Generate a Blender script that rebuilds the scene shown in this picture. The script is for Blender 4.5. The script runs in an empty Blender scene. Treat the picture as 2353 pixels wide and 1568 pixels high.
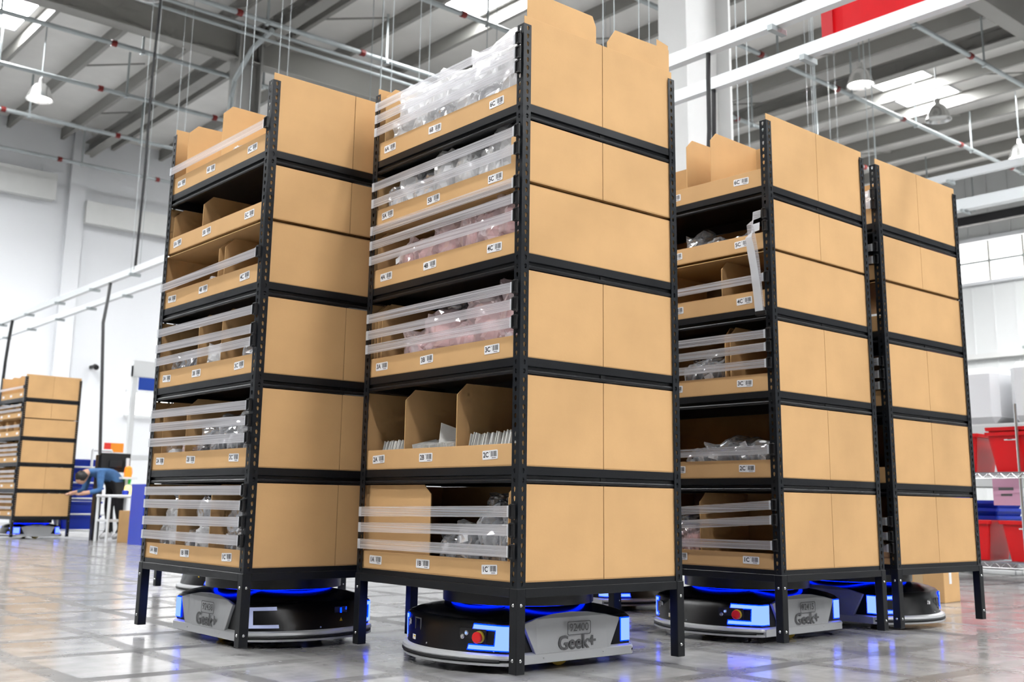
import bpy, bmesh, math, random
from mathutils import Vector, Matrix, noise
R = math.radians
random.seed(7)
SC = bpy.context.scene
COL = SC.collection

# ------------------------------------------------------------------ camera
FPX, PITCH, ROLL, CAMH = 2483.639, 0.1985, -0.01442, 0.5926
TH = R(40.5)
def set_camera():
    cam = bpy.data.cameras.new('camera'); ob = bpy.data.objects.new('camera', cam); COL.objects.link(ob)
    right = Vector((math.cos(TH), -math.sin(TH), 0)); fh = Vector((math.sin(TH), math.cos(TH), 0))
    fwd = fh * math.cos(PITCH) + Vector((0, 0, math.sin(PITCH)))
    up = -fh * math.sin(PITCH) + Vector((0, 0, math.cos(PITCH)))
    c, s = math.cos(ROLL), math.sin(ROLL)
    r2 = right * c - up * s; u2 = right * s + up * c
    m = Matrix((r2, u2, -fwd)).transposed().to_4x4(); m.translation = Vector((0, 0, CAMH))
    ob.matrix_world = m
    cam.sensor_width = 36; cam.lens = FPX * 36 / 2353
    cam.shift_x = (1176.5 - 1172.166) / 2353; cam.shift_y = (661.675 - 784) / 2353
    cam.clip_start = .05; cam.clip_end = 200
    cam.dof.use_dof = True; cam.dof.focus_distance = 3.95; cam.dof.aperture_fstop = 4.5
    SC.camera = ob
set_camera()

# ------------------------------------------------------------------ world, light, exposure
SC.view_settings.view_transform = 'Standard'; SC.view_settings.look = 'None'
SC.view_settings.exposure = 0.0; SC.view_settings.gamma = 1.0
SC.view_settings.use_curve_mapping = False
SKY_E = 54.0          # daylight of the roof lights, also drives the added fill panels
WIN_E = 5.0          # daylight seen through the wall windows
LAMP_W = 600.0
w = bpy.data.worlds.new('world'); SC.world = w; w.use_nodes = True
w.node_tree.nodes['Background'].inputs[0].default_value = (.85, .92, 1, 1)
w.node_tree.nodes['Background'].inputs[1].default_value = 1.0
SC.cycles.use_denoising = True
SC.cycles.max_bounces = 5; SC.cycles.diffuse_bounces = 2; SC.cycles.glossy_bounces = 2
SC.cycles.use_adaptive_sampling = True; SC.cycles.adaptive_threshold = .1; SC.cycles.adaptive_min_samples = 14
SC.cycles.transparent_max_bounces = 8; SC.cycles.sample_clamp_indirect = 6
SC.cycles.caustics_reflective = False; SC.cycles.caustics_refractive = False

ORD = ['first', 'second', 'third', 'fourth', 'fifth', 'sixth', 'seventh', 'eighth', 'ninth', 'tenth', 'eleventh', 'twelfth', 'thirteenth', 'fourteenth', 'fifteenth', 'sixteenth', 'seventeenth', 'eighteenth', 'nineteenth', 'twentieth', 'twenty first', 'twenty second', 'twenty third', 'twenty fourth', 'twenty fifth', 'twenty sixth', 'twenty seventh', 'twenty eighth']

# ------------------------------------------------------------------ helpers: tags, objects, meshes
def tag(o, label=None, cat=None, group=None, kind=None):
    if label: o['label'] = label
    if cat: o['category'] = cat
    if group: o['group'] = group
    if kind: o['kind'] = kind
    return o
def ob(name, mesh, mat=None, parent=None, loc=(0, 0, 0), rot=(0, 0, 0)):
    if mat is not None and not mesh.materials: mesh.materials.append(mat)
    o = bpy.data.objects.new(name, mesh); COL.objects.link(o)
    o.location = loc; o.rotation_euler = rot
    if parent: o.parent = parent
    return o
def empty(name, loc=(0, 0, 0), rz=0, parent=None):
    o = bpy.data.objects.new(name, None); COL.objects.link(o); o.location = loc; o.rotation_euler = (0, 0, rz)
    o.empty_display_size = .1
    if parent: o.parent = parent
    return o
class MB:
    def __init__(s): s.v = []; s.f = []
    def box(s, x0, y0, z0, x1, y1, z1):
        n = len(s.v)
        s.v += [(x0, y0, z0), (x1, y0, z0), (x1, y1, z0), (x0, y1, z0), (x0, y0, z1), (x1, y0, z1), (x1, y1, z1), (x0, y1, z1)]
        s.f += [tuple(n + i for i in q) for q in ((0, 3, 2, 1), (4, 5, 6, 7), (0, 1, 5, 4), (1, 2, 6, 5), (2, 3, 7, 6), (3, 0, 4, 7))]
        return s
    def prism(s, poly, axis, a, b):
        """poly: 2-D points; axis 'x': (y,z) 'y': (x,z) 'z': (x,y); extruded from a to b"""
        n = len(s.v); k = len(poly)
        for d in (a, b):
            for p, q in poly:
                s.v.append({'x': (d, p, q), 'y': (p, d, q), 'z': (p, q, d)}[axis])
        s.f.append(tuple(n + i for i in range(k))[::-1]); s.f.append(tuple(n + k + i for i in range(k)))
        for i in range(k): j = (i + 1) % k; s.f.append((n + i, n + j, n + k + j, n + k + i))
        return s
    def tube(s, p0, p1, r, seg=8, r1=None, caps=True):
        p0 = Vector(p0); p1 = Vector(p1); d = (p1 - p0).normalized(); r1 = r if r1 is None else r1
        u = d.orthogonal().normalized(); w_ = d.cross(u); n = len(s.v)
        for p, rr in ((p0, r), (p1, r1)):
            for i in range(seg):
                a = 2 * math.pi * i / seg; s.v.append(tuple(p + (u * math.cos(a) + w_ * math.sin(a)) * rr))
        for i in range(seg): j = (i + 1) % seg; s.f.append((n + i, n + j, n + seg + j, n + seg + i))
        if caps: s.f.append(tuple(n + i for i in range(seg))[::-1]); s.f.append(tuple(n + seg + i for i in range(seg)))
        return s
    def path(s, pts, r, seg=8):
        pts = [Vector(p) for p in pts]; n = len(s.v)
        for k, p in enumerate(pts):
            d = (pts[min(k + 1, len(pts) - 1)] - pts[max(k - 1, 0)]).normalized()
            ref = Vector((0, 0, 1)) if abs(d.z) < .9 else Vector((1, 0, 0))
            u = d.cross(ref).normalized(); w_ = d.cross(u)
            for i in range(seg):
                a = 2 * math.pi * i / seg; s.v.append(tuple(p + (u * math.cos(a) + w_ * math.sin(a)) * r))
        for k in range(len(pts) - 1):
            for i in range(seg):
                j = (i + 1) % seg; a = n + k * seg; b = a + seg
                s.f.append((a + i, a + j, b + j, b + i))
        s.f.append(tuple(n + i for i in range(seg))); e = n + (len(pts) - 1) * seg; s.f.append(tuple(e + i for i in range(seg))[::-1])
        return s
    def lathe(s, prof, seg=20, c=(0, 0, 0)):
        n = len(s.v); k = len(prof)
        for i in range(seg):
            a = 2 * math.pi * i / seg
            for r, z in prof: s.v.append((c[0] + r * math.cos(a), c[1] + r * math.sin(a), c[2] + z))
        for i in range(seg):
            j = (i + 1) % seg
            for m in range(k - 1): s.f.append((n + i * k + m, n + j * k + m, n + j * k + m + 1, n + i * k + m + 1))
        return s
    def loops(s, loops, cap0=True, cap1=True):
        n = len(s.v); k = len(loops[0])
        for l in loops: s.v += [tuple(p) for p in l]
        for a in range(len(loops) - 1):
            for i in range(k):
                j = (i + 1) % k; b = n + a * k; c = b + k
                s.f.append((b + i, b + j, c + j, c + i))
        if cap0: s.f.append(tuple(n + i for i in range(k))[::-1])
        if cap1: e = n + (len(loops) - 1) * k; s.f.append(tuple(e + i for i in range(k)))
        return s
    def mesh(s, name='mesh', smooth=False, bevel=0, solid=0):
        me = bpy.data.meshes.new(name); me.from_pydata(s.v, [], s.f)
        bm = bmesh.new(); bm.from_mesh(me)
        if solid: bmesh.ops.solidify(bm, geom=bm.faces[:], thickness=solid)
        if bevel:
            bmesh.ops.bevel(bm, geom=bm.edges[:], offset=bevel, segments=1, affect='EDGES')
        bmesh.ops.recalc_face_normals(bm, faces=bm.faces[:])
        bm.to_mesh(me); bm.free()
        if smooth:
            me.polygons.foreach_set('use_smooth', [True] * len(me.polygons))
            me.set_sharp_from_angle(angle=R(38))
        me.update(); return me
def boxm(x0, y0, z0, x1, y1, z1, bevel=0): return MB().box(x0, y0, z0, x1, y1, z1).mesh(bevel=bevel)
def rrect(w_, h, r, n=4):
    p = []
    for cx, cy, a0 in ((w_ / 2 - r, h / 2 - r, 0), (-w_ / 2 + r, h / 2 - r, 90), (-w_ / 2 + r, -h / 2 + r, 180), (w_ / 2 - r, -h / 2 + r, 270)):
        for i in range(n + 1):
            a = R(a0 + 90 * i / n); p.append((cx + r * math.cos(a), cy + r * math.sin(a)))
    return p
_tx = {}
def text_mesh(body, size, bold=0.0, ext=.0003, align='CENTER'):
    k = (body, size, bold, ext, align)
    if k in _tx: return _tx[k]
    cu = bpy.data.curves.new('lettering', 'FONT'); cu.body = body; cu.size = size; cu.offset = bold; cu.extrude = ext
    cu.align_x = align; cu.align_y = 'CENTER'; cu.resolution_u = 3
    o = bpy.data.objects.new('lettering_source', cu); COL.objects.link(o)
    dg = bpy.context.evaluated_depsgraph_get(); me = bpy.data.meshes.new_from_object(o.evaluated_get(dg))
    bpy.data.objects.remove(o); bpy.data.curves.remove(cu)
    me.materials.clear(); _tx[k] = me; return me

# ------------------------------------------------------------------ materials
def nodes(name):
    m = bpy.data.materials.new(name); m.use_nodes = True; nt = m.node_tree
    return m, nt, nt.nodes['Principled BSDF']
def P(name, col, rough=.5, metal=0, var=0, vscale=8, bump=0, bscale=60, emit=None, estr=0, spec=.5, coat=0):
    m, nt, b = nodes(name)
    b.inputs['Base Color'].default_value = (*col, 1); b.inputs['Roughness'].default_value = rough
    b.inputs['Metallic'].default_value = metal; b.inputs['Specular IOR Level'].default_value = spec
    if coat: b.inputs['Coat Weight'].default_value = coat
    if emit: b.inputs['Emission Color'].default_value = (*emit, 1); b.inputs['Emission Strength'].default_value = estr
    L = nt.links.new
    if var or bump: tc = nt.nodes.new('ShaderNodeTexCoord')
    if var:
        n = nt.nodes.new('ShaderNodeTexNoise'); n.inputs['Scale'].default_value = vscale; n.inputs['Detail'].default_value = 4
        L(tc.outputs['Object'], n.inputs['Vector'])
        mp = nt.nodes.new('ShaderNodeMapRange'); mp.inputs[1].default_value = .3; mp.inputs[2].default_value = .7
        mp.inputs[3].default_value = 1 - var; mp.inputs[4].default_value = 1 + var; L(n.outputs['Fac'], mp.inputs[0])
        mx = nt.nodes.new('ShaderNodeVectorMath'); mx.operation = 'SCALE'; mx.inputs[0].default_value = col; L(mp.outputs[0], mx.inputs['Scale'])
        L(mx.outputs[0], b.inputs['Base Color'])
    if bump:
        n2 = nt.nodes.new('ShaderNodeTexNoise'); n2.inputs['Scale'].default_value = bscale; n2.inputs['Detail'].default_value = 3
        L(tc.outputs['Object'], n2.inputs['Vector'])
        bp = nt.nodes.new('ShaderNodeBump'); bp.inputs['Strength'].default_value = bump; bp.inputs['Distance'].default_value = .002
        L(n2.outputs['Fac'], bp.inputs['Height']); L(bp.outputs[0], b.inputs['Normal'])
    return m
def emis(name, col, s):
    m = bpy.data.materials.new(name); m.use_nodes = True; nt = m.node_tree; nt.nodes.clear()
    e = nt.nodes.new('ShaderNodeEmission'); e.inputs[0].default_value = (*col, 1); e.inputs[1].default_value = s
    o = nt.nodes.new('ShaderNodeOutputMaterial'); nt.links.new(e.outputs[0], o.inputs[0]); return m
def film(name, tint, diff, gloss=.3, rough=.12, dcol=(1, 1, 1), lines=0):
    """clear plastic: transparent + glossy, with a little milky scatter"""
    m = bpy.data.materials.new(name); m.use_nodes = True; nt = m.node_tree; nt.nodes.clear(); N = nt.nodes.new; L = nt.links.new
    t = N('ShaderNodeBsdfTransparent'); t.inputs[0].default_value = (*tint, 1)
    g = N('ShaderNodeBsdfGlossy'); g.inputs[0].default_value = (1, 1, 1, 1); g.inputs[1].default_value = rough
    d = N('ShaderNodeBsdfDiffuse'); d.inputs[0].default_value = (*dcol, 1)
    tl = N('ShaderNodeBsdfTranslucent'); tl.inputs[0].default_value = (*dcol, 1)
    lw = N('ShaderNodeLayerWeight'); lw.inputs[0].default_value = gloss
    m1 = N('ShaderNodeMixShader'); L(lw.outputs['Facing'], m1.inputs[0]); L(t.outputs[0], m1.inputs[1]); L(g.outputs[0], m1.inputs[2])
    dm = N('ShaderNodeMixShader'); dm.inputs[0].default_value = .4; L(d.outputs[0], dm.inputs[1]); L(tl.outputs[0], dm.inputs[2])
    m2 = N('ShaderNodeMixShader'); m2.inputs[0].default_value = diff; L(m1.outputs[0], m2.inputs[1]); L(dm.outputs[0], m2.inputs[2])
    if lines:
        tc = N('ShaderNodeTexCoord'); wv = N('ShaderNodeTexNoise'); mp = N('ShaderNodeMapping'); mp.inputs['Scale'].default_value = (1, .8, 420)
        wv.inputs['Scale'].default_value = 1.0; wv.inputs['Detail'].default_value = 1
        L(tc.outputs['Object'], mp.inputs[0]); L(mp.outputs[0], wv.inputs['Vector'])
        mr = N('ShaderNodeMapRange'); mr.inputs[1].default_value = .35; mr.inputs[2].default_value = .65
        mr.inputs[3].default_value = diff - lines; mr.inputs[4].default_value = diff + lines
        L(wv.outputs['Fac'], mr.inputs[0]); L(mr.outputs[0], m2.inputs[0])
    o = N('ShaderNodeOutputMaterial'); L(m2.outputs[0], o.inputs[0]); return m

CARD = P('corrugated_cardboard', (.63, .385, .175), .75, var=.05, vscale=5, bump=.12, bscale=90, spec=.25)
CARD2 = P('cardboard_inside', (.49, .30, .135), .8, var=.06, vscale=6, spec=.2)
BLACK = P('black_powder_coat', (.008, .009, .011), .36, bump=.1, bscale=400, spec=.32)
POST = P('black_post_coat', (.009, .011, .014), .33, spec=.34)
DECK = P('black_shelf_deck', (.006, .006, .007), .55)
PLASTIC = P('black_plastic', (.008, .008, .009), .35)
ROBOTK = P('robot_black_shell', (.005, .005, .006), .32, spec=.34)
GLOSSK = P('robot_gloss_deck', (.012, .012, .013), .26, spec=.6)
SILVER = P('robot_silver', (.52, .53, .54), .42, metal=.25, bump=.05, bscale=500)
SILVER2 = P('robot_silver_skirt', (.58, .59, .60), .36, metal=.3)
GREYTXT = P('grey_print', (.12, .12, .125), .5)
PORTG = P('port_grey', (.22, .22, .23), .4)
STEEL = P('zinc_steel', (.62, .63, .63), .25, metal=1)
GALV = P('galvanized', (.42, .46, .47), .45, metal=.4, var=.08, vscale=3)
TRAY = P('galvanized_tray', (.86, .90, .92), .42, metal=.15)
STICK = P('white_sticker', (.85, .85, .86), .4)
INK = P('black_ink', (.01, .01, .012), .5)
LEDB = emis('blue_light_bar', (.17, .29, 1.0), 2.1)
LEDB.cycles.emission_sampling = 'NONE'
LEDC = emis('blue_light_edge', (.0, .012, 1.0), 11.0)
LEDC.cycles.emission_sampling = 'NONE'
LEDR = emis('blue_ring_light', (.0, .012, 1.0), 6.0)
LEDW = P('pale_light_bar_off', (.55, .60, .85), .3, emit=(.5, .58, .95), estr=.25)
REDP = P('red_button', (.75, .01, .012), .35)
YEL = P('yellow_plastic', (.75, .50, .02), .45)
RUBBER = P('rubber', (.008, .008, .009), .6)
STRAP = film('elastic_strap_film', (.98, .98, .99), .30, gloss=.10, rough=.3, dcol=(.97, .96, .99), lines=.18)
TABM = film('strap_end_tab', (1, 1, 1), .72, gloss=.15, rough=.25, dcol=(.9, .92, .95))
FILM = film('clear_bag_film', (1, 1, 1), .20, gloss=.34, rough=.10, dcol=(.95, .96, 1))
FILMW = film('milky_bag_film', (1, 1, 1), .55, gloss=.26, rough=.16, dcol=(1, 1, 1))
FILMP = film('pink_tint_bag_film', (1, .95, .96), .30, gloss=.26, rough=.10, dcol=(1, .84, .85))
WHITEC = P('white_cloth', (.90, .91, .93), .8, var=.06, vscale=20)
PINKC = P('pink_cloth', (.90, .60, .58), .8, var=.14, vscale=14)
DARKC = P('dark_cloth', (.018, .020, .026), .75, var=.3, vscale=18)
GREYC = P('grey_cloth', (.14, .145, .16), .75, var=.3, vscale=18)
PAPER = P('white_card', (.84, .83, .80), .6, var=.04, vscale=30)
WALLW = P('white_wall_paint', (.84, .86, .89), .7)
WALLD = P('grey_block_wall', (.30, .30, .31), .8)
WALLC = P('cladding_white', (.80, .82, .82), .5)
ROOFM = P('roof_underside', (.86, .85, .82), .65, var=.05, vscale=1.2)
PURL = P('grey_beam_paint', (.30, .295, .275), .55)
COLW = P('column_white_paint', (.78, .79, .78), .6, var=.03, vscale=2)
COLG = P('column_grey_paint', (.36, .36, .345), .55)
REDC = P('red_banner_cloth', (.80, .012, .025), .6, var=.06, vscale=4)
REDB = P('red_bin_plastic', (.72, .006, .010), .30)
BLUEB = P('blue_bin_plastic', (.005, .035, .45), .35)
REDK = P('red_coupling', (.20, .010, .008), .45)
SKYL = emis('roof_light_and_fill_glow', (.98, .99, 1.0), SKY_E)
SKYV = emis('window_daylight', (1, .98, .94), WIN_E)
BULB = emis('lamp_glow', (1, .98, .95), 30)
ALU = P('lamp_aluminium', (.75, .75, .74), .22, metal=.9)
WTUBE = P('white_powder_tube', (.75, .77, .78), .4)
SCREEN = P('dark_screen', (.012, .013, .015), .2)
CHROME = P('chrome_wire', (.70, .71, .72), .2, metal=1)

def floor_material():
    m, nt, b = nodes('polished_concrete'); N = nt.nodes.new; L = nt.links.new
    tc = N('ShaderNodeTexCoord'); sx = N('ShaderNodeSeparateXYZ'); L(tc.outputs['Object'], sx.inputs[0])
    def M(op, a, c=None, d=None):
        n = N('ShaderNodeMath'); n.operation = op
        for i, v in enumerate((a, c, d)):
            if v is None: continue
            if isinstance(v, (int, float)): n.inputs[i].default_value = v
            else: L(v, n.inputs[i])
        return n.outputs[0]
    def NO(scale, detail, stretch=(1, 1, 1), rough=.55):
        mp = N('ShaderNodeMapping'); mp.inputs['Scale'].default_value = stretch; L(tc.outputs['Object'], mp.inputs[0])
        n = N('ShaderNodeTexNoise'); n.inputs['Scale'].default_value = scale; n.inputs['Detail'].default_value = detail; n.inputs['Roughness'].default_value = rough
        L(mp.outputs[0], n.inputs['Vector']); return n.outputs['Fac']
    big = NO(.9, 5); fine = NO(5, 6, rough=.65); wob = NO(.5, 2)
    smear = NO(2.2, 5, (1, 3.2, 1)); smear2 = NO(2.0, 5, (3.5, 1, 1))
    def tracks(co, per, off, wd):
        x = M('ADD', co, M('MULTIPLY', M('SUBTRACT', wob, .5), .22))
        fr = M('ABSOLUTE', M('SUBTRACT', M('FRACT', M('ADD', M('DIVIDE', x, per), off)), .5))
        d = M('MULTIPLY', fr, per)
        mr = N('ShaderNodeMapRange'); mr.interpolation_type = 'SMOOTHSTEP'; L(d, mr.inputs[0])
        mr.inputs[1].default_value = wd * .7; mr.inputs[2].default_value = wd * 1.15; mr.inputs[3].default_value = 1; mr.inputs[4].default_value = 0
        return mr.outputs[0]
    t1 = tracks(sx.outputs[1], 1.15, .21, .05); t2 = tracks(sx.outputs[1], 1.15, .66, .05)
    t3 = tracks(sx.outputs[0], .98, .13, .05); t4 = tracks(sx.outputs[0], .98, .62, .045)
    tr = M('MAXIMUM', M('MAXIMUM', t1, t2), M('MAXIMUM', t3, M('MULTIPLY', t4, .8)))
    wear = N('ShaderNodeMapRange'); L(big, wear.inputs[0]); wear.inputs[1].default_value = .35; wear.inputs[2].default_value = .62; wear.inputs[3].default_value = .25; wear.inputs[4].default_value = 1
    tr = M('MULTIPLY', tr, wear.outputs[0])
    base = M('ADD', .33, M('MULTIPLY', M('SUBTRACT', big, .5), .22))
    base = M('ADD', base, M('MULTIPLY', M('SUBTRACT', fine, .5), .30))
    base = M('ADD', base, M('MULTIPLY', M('SUBTRACT', smear, .5), .30)); base = M('ADD', base, M('MULTIPLY', M('SUBTRACT', smear2, .5), .25))
    base = M('MULTIPLY', base, M('SUBTRACT', 1, M('MULTIPLY', tr, .68)))
    cm = N('ShaderNodeCombineColor'); L(M('MULTIPLY', base, 1.0), cm.inputs[0]); L(M('MULTIPLY', base, .985), cm.inputs[1]); L(M('MULTIPLY', base, .965), cm.inputs[2])
    L(cm.outputs[0], b.inputs['Base Color'])
    ro = M('ADD', .09, M('MULTIPLY', fine, .15)); L(M('ADD', ro, M('MULTIPLY', tr, .16)), b.inputs['Roughness'])
    L(M('MULTIPLY', M('SUBTRACT', 1, M('MULTIPLY', tr, .55)), .55), b.inputs['Specular IOR Level'])
    bp = N('ShaderNodeBump'); bp.inputs['Strength'].default_value = .03; bp.inputs['Distance'].default_value = .003; L(smear, bp.inputs['Height']); L(bp.outputs[0], b.inputs['Normal'])
    return m
FLOORM = floor_material()

# ------------------------------------------------------------------ the hall
X0, X1, Y0, Y1, ZR = -13.0, 30.0, -13.0, 28.6, 10.25
tag(ob('floor', boxm(X0, Y0, -.2, X1, Y1, 0), FLOORM), 'polished grey concrete floor with dark wheel tracks', 'floor', kind='structure')
tag(ob('ceiling', boxm(X0, Y0, ZR, X1, Y1, ZR + .08), ROOFM), 'pale underside of the flat warehouse roof', 'ceiling', kind='structure')
tag(ob('wall_back', boxm(X0, Y1, 0, X1, Y1 + .2, ZR), WALLW), 'tall plain white wall behind the far left rack', 'wall', kind='structure')
tag(ob('wall_front', boxm(X0, Y0 - .2, 0, X1, Y0, ZR), WALLD), 'plain grey wall closing the hall behind the viewer', 'wall', kind='structure')
tag(ob('wall_left', boxm(X0 - .2, Y0, 0, X0, Y1, ZR), WALLD), 'plain grey side wall out of view', 'wall', kind='structure')
def right_wall():
    w_ = tag(empty('wall_right', (X1, 0, 0)), 'white clad wall with a band of bright windows', 'wall', kind='structure')
    ob('cladding_base', boxm(0, Y0, 0, .2, Y1, 7.05), WALLC, w_)
    ob('cladding_top', boxm(0, Y0, 8.28, .2, Y1, ZR), WALLC, w_)
    for i in range(int((Y1 + 4) / .62)):          # cladding ribs
        y = -4 + i * .62
        ob('rib', bpy.data.meshes.get('rib_mesh') or _named(boxm(-.03, -.02, 0, 0, .02, 7.0), 'rib_mesh', WALLC), None, w_, (0, y, 0))
        ob('rib', bpy.data.meshes.get('rib_mesh2') or _named(boxm(-.03, -.02, 8.4, 0, .02, ZR), 'rib_mesh2', WALLC), None, w_, (0, y, 0))
    ob('sill', boxm(-.14, Y0, 6.98, .0, Y1, 7.07), WALLW, w_); ob('head_trim', boxm(-.14, Y0, 8.24, 0, Y1, 8.36), WALLW, w_)
    ob('ledge', boxm(-.18, Y0, 4.84, 0, Y1, 4.98), COLW, w_)
def _named(me, n, mat): me.name = n; me.materials.append(mat); return me
right_wall()
pane = boxm(.06, -.47, 0, .09, .47, .54); pane.materials.append(SKYV)
post_m = boxm(-.02, -.025, 7.07, .06, .025, 8.24); post_m.materials.append(COLG)
for i in range(22):
    y = 5.7 + i * .98
    wd = tag(empty('window_%d' % (i + 1), (X1, y, 0)), 'bright daylight window bay, %s along the clad wall' % ORD[i], 'window', 'window bays of the clad wall', 'structure')
    ob('pane', pane, None, wd, (0, 0, 7.09)); ob('pane', pane, None, wd, (0, 0, 7.69)); ob('mullion', post_m, None, wd, (0, -.49, 0))
    ob('transom', bpy.data.meshes.get('transom_m') or _named(boxm(-.02, -.49, 7.63, .06, .49, 7.69), 'transom_m', GALV), None, wd)

# back wall relief: pilasters, ledges, a bright high window
for i, (x, wd, d) in enumerate(((5.3, .5, .22), (9.2, .42, .16), (13.6, .5, .22))):
    tag(ob('pilaster_trim', boxm(x - wd / 2, Y1 - d, 0, x + wd / 2, Y1, ZR), WALLW), ('leftmost', 'middle', 'rightmost')[i] + ' white pilaster on the tall back wall', 'trim', kind='structure')
tag(ob('ledge_trim', boxm(9.41, Y1 - .30, 7.75, X1, Y1, 8.35), COLW), 'white crane ledge high on the back wall', 'trim', kind='structure')
tag(ob('recess_trim', boxm(X0, Y1 - .30, 8.2, 8.6, Y1, 8.9), COLW), 'grey ledge high on the back wall above the far rack', 'trim', kind='structure')
wn = tag(empty('window_30', (0, Y1 - .05, 0)), 'bright gridded window behind the workstation portal', 'window', kind='structure')
ob('frame', MB().box(10.95, -.06, 2.75, 14.2, 0, 2.82).box(10.95, -.06, 3.4, 14.2, 0, 3.47).mesh(), WTUBE, wn)
for i in range(7): ob('pane', bpy.data.meshes.get('bpane') or _named(boxm(0, -.02, 2.83, .40, 0, 3.39), 'bpane', SKYV), None, wn, (11.0 + i * .45, 0, 0))
tag(ob('security_camera', MB().box(-.04, -.3, -.04, .04, 0, .04).tube((0, -.3, 0), (0, -.42, -.04), .07, 10).mesh(), INK, None, (10.0, Y1, 3.98)), 'small dark security camera on the white back wall', 'camera')

# ------------------------------------------------------------------ roof steel
def c_purlin():
    z0 = ZR - .30
    return MB().prism([(-.04, z0), (.05, z0), (.05, z0 + .012), (-.028, z0 + .012), (-.028, ZR - .012), (.05, ZR - .012), (.05, ZR), (-.04, ZR)], 'y', Y0, Y1).mesh()
pm = c_purlin(); pm.materials.append(PURL)
px = [.6 + 1.35 * k for k in range(-2, 22)]
for i, x in enumerate(px):
    tag(ob('roof_purlin_beam', pm, None, None, (x, 0, 0)), 'grey roof purlin beam, %s counted across the hall' % ORD[i], 'beam', 'roof purlins', 'structure')
def i_beam(axis, a, b, c, zt, zb, fw=.26, ft=.03):
    poly = [(c - fw / 2, zb), (c + fw / 2, zb), (c + fw / 2, zb + ft), (c + .012, zb + ft), (c + .012, zt - ft), (c + fw / 2, zt - ft), (c + fw / 2, zt), (c - fw / 2, zt), (c - fw / 2, zt - ft), (c - .012, zt - ft), (c - .012, zb + ft), (c - fw / 2, zb + ft)]
    return MB().prism(poly, axis, a, b).mesh()
for i, (y, t) in enumerate(((18.9, 'grey steel girder across the hall above the far racks'), (7.95, 'grey steel girder across the hall on the white column line'), (-3.2, 'grey steel girder behind the viewer'))):
    tag(ob('girder_beam', i_beam('x', X0, X1, y, ZR - .30, ZR - 1.08, .30), PURL), t, 'beam', kind='structure')
for x, t in ((9.4, 'grey main rafter along the column line'), (20.2, 'grey main rafter over the right hand bay')):
    tag(ob('rafter_beam', i_beam('y', Y0, Y1, x, ZR - .28, ZR - .62, .26), PURL), t, 'beam', kind='structure')
def h_column(name, x0, y0, d, b_, mat, lab):
    m = MB().box(x0, y0, 0, x0 + .04, y0 + b_, ZR - .3).box(x0 + d - .04, y0, 0, x0 + d, y0 + b_, ZR - .3).box(x0 + .04, y0 + b_ / 2 - .02, 0, x0 + d - .04, y0 + b_ / 2 + .02, ZR - .3)
    tag(ob(name, m.mesh(), mat), lab, 'column', kind='structure')
h_column('steel_column', 9.0, 7.50, .82, .42, COLW, 'white painted steel column behind the nearest rack')
h_column('steel_column', 8.88, 18.72, .52, .38, COLG, 'grey steel column under the far girder')
h_column('steel_column', 20.0, 7.50, .6, .42, COLW, 'white steel column on the right side of the hall')
# diagonal fly braces and sag rods between purlins
brace = MB().box(0, -.015, -.015, 1.30, .015, .015).mesh(); brace.materials.append(PURL)
k = 0
for j, y in enumerate((6.6, 10.2, 12.6, 15.2, 17.6, 20.4, 23.2, 26.0)):
    for i, x in enumerate(px[5:]):
        if (i * 3 + j * 5) % 4 == 0:
            o = ob('fly_brace', brace, None, None, (x, y, ZR - .29), (0, -R(8), R(28 if (i + j) % 2 else -28)))
            k += 1; tag(o, 'short diagonal steel brace between the roof purlins', 'brace', 'diagonal roof braces', 'structure')
# roof lights; the unseen panels are added to light the racks, floor and wall
def skylight(x, y, w_, l, n):
    s_ = tag(empty('skylight_or_fill_panel', (x, y, ZR - .012)), 'bright roof light panel, %s of the roof' % ORD[n - 1], 'skylight', 'roof lights', 'structure')
    ob('diffuser', boxm(-w_ / 2, -l / 2, -.01, w_ / 2, l / 2, .0), SKYL, s_)
    fr = MB().box(-w_ / 2 - .05, -l / 2 - .05, -.03, -w_ / 2, l / 2 + .05, .01).box(w_ / 2, -l / 2 - .05, -.03, w_ / 2 + .05, l / 2 + .05, .01).box(-w_ / 2, -l / 2 - .05, -.03, w_ / 2, -l / 2, .01).box(-w_ / 2, l / 2, -.03, w_ / 2, l / 2 + .05, .01)
    ob('frame', fr.mesh(), COLW, s_)
SKYS = [(5.32, 22.1, .95, 1.6), (12.1, 15.0, .95, 1.7), (21.55, 11.9, 1.0, 1.2), (22.9, 12.0, 1.0, 1.3), (24.25, 9.4, 1.0, 1.6), (18.85, 16.6, 1.0, 1.0), (12.1, 22.2, .95, 1.6),
        (4.0, -3.0, 1.0, 5.0), (9.4, -3.0, 1.0, 5.0), (14.8, -3.0, 1.0, 5.0), (4.0, -9.5, 1.0, 4.5), (9.4, -9.5, 1.0, 4.5), (14.8, -9.5, 1.0, 4.5), (20.2, -3.0, 1.0, 5.0),  # unseen panels added behind the viewer to brighten the right-hand rack faces
        (-1.4, -2.0, 1.0, 4.0), (-1.4, 7.0, 1.0, 5.0), (-6.8, 4.0, 1.0, 5.0), (2.65, 12.5, 1.0, 4.0), (-1.4, 15.0, 1.0, 5.0), (13.45, 4.0, 1.0, 3.0), (-1.4, 24.0, 1.0, 5.0), (2.65, 25.4, 1.0, 2.4), (16.1, 24.6, 1.0, 3.0), (25.6, 3.0, 1.0, 4.0)]  # more unseen panels, added for the open fronts, floor and back wall
for i, s_ in enumerate(SKYS): skylight(*s_, i + 1)

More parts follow.
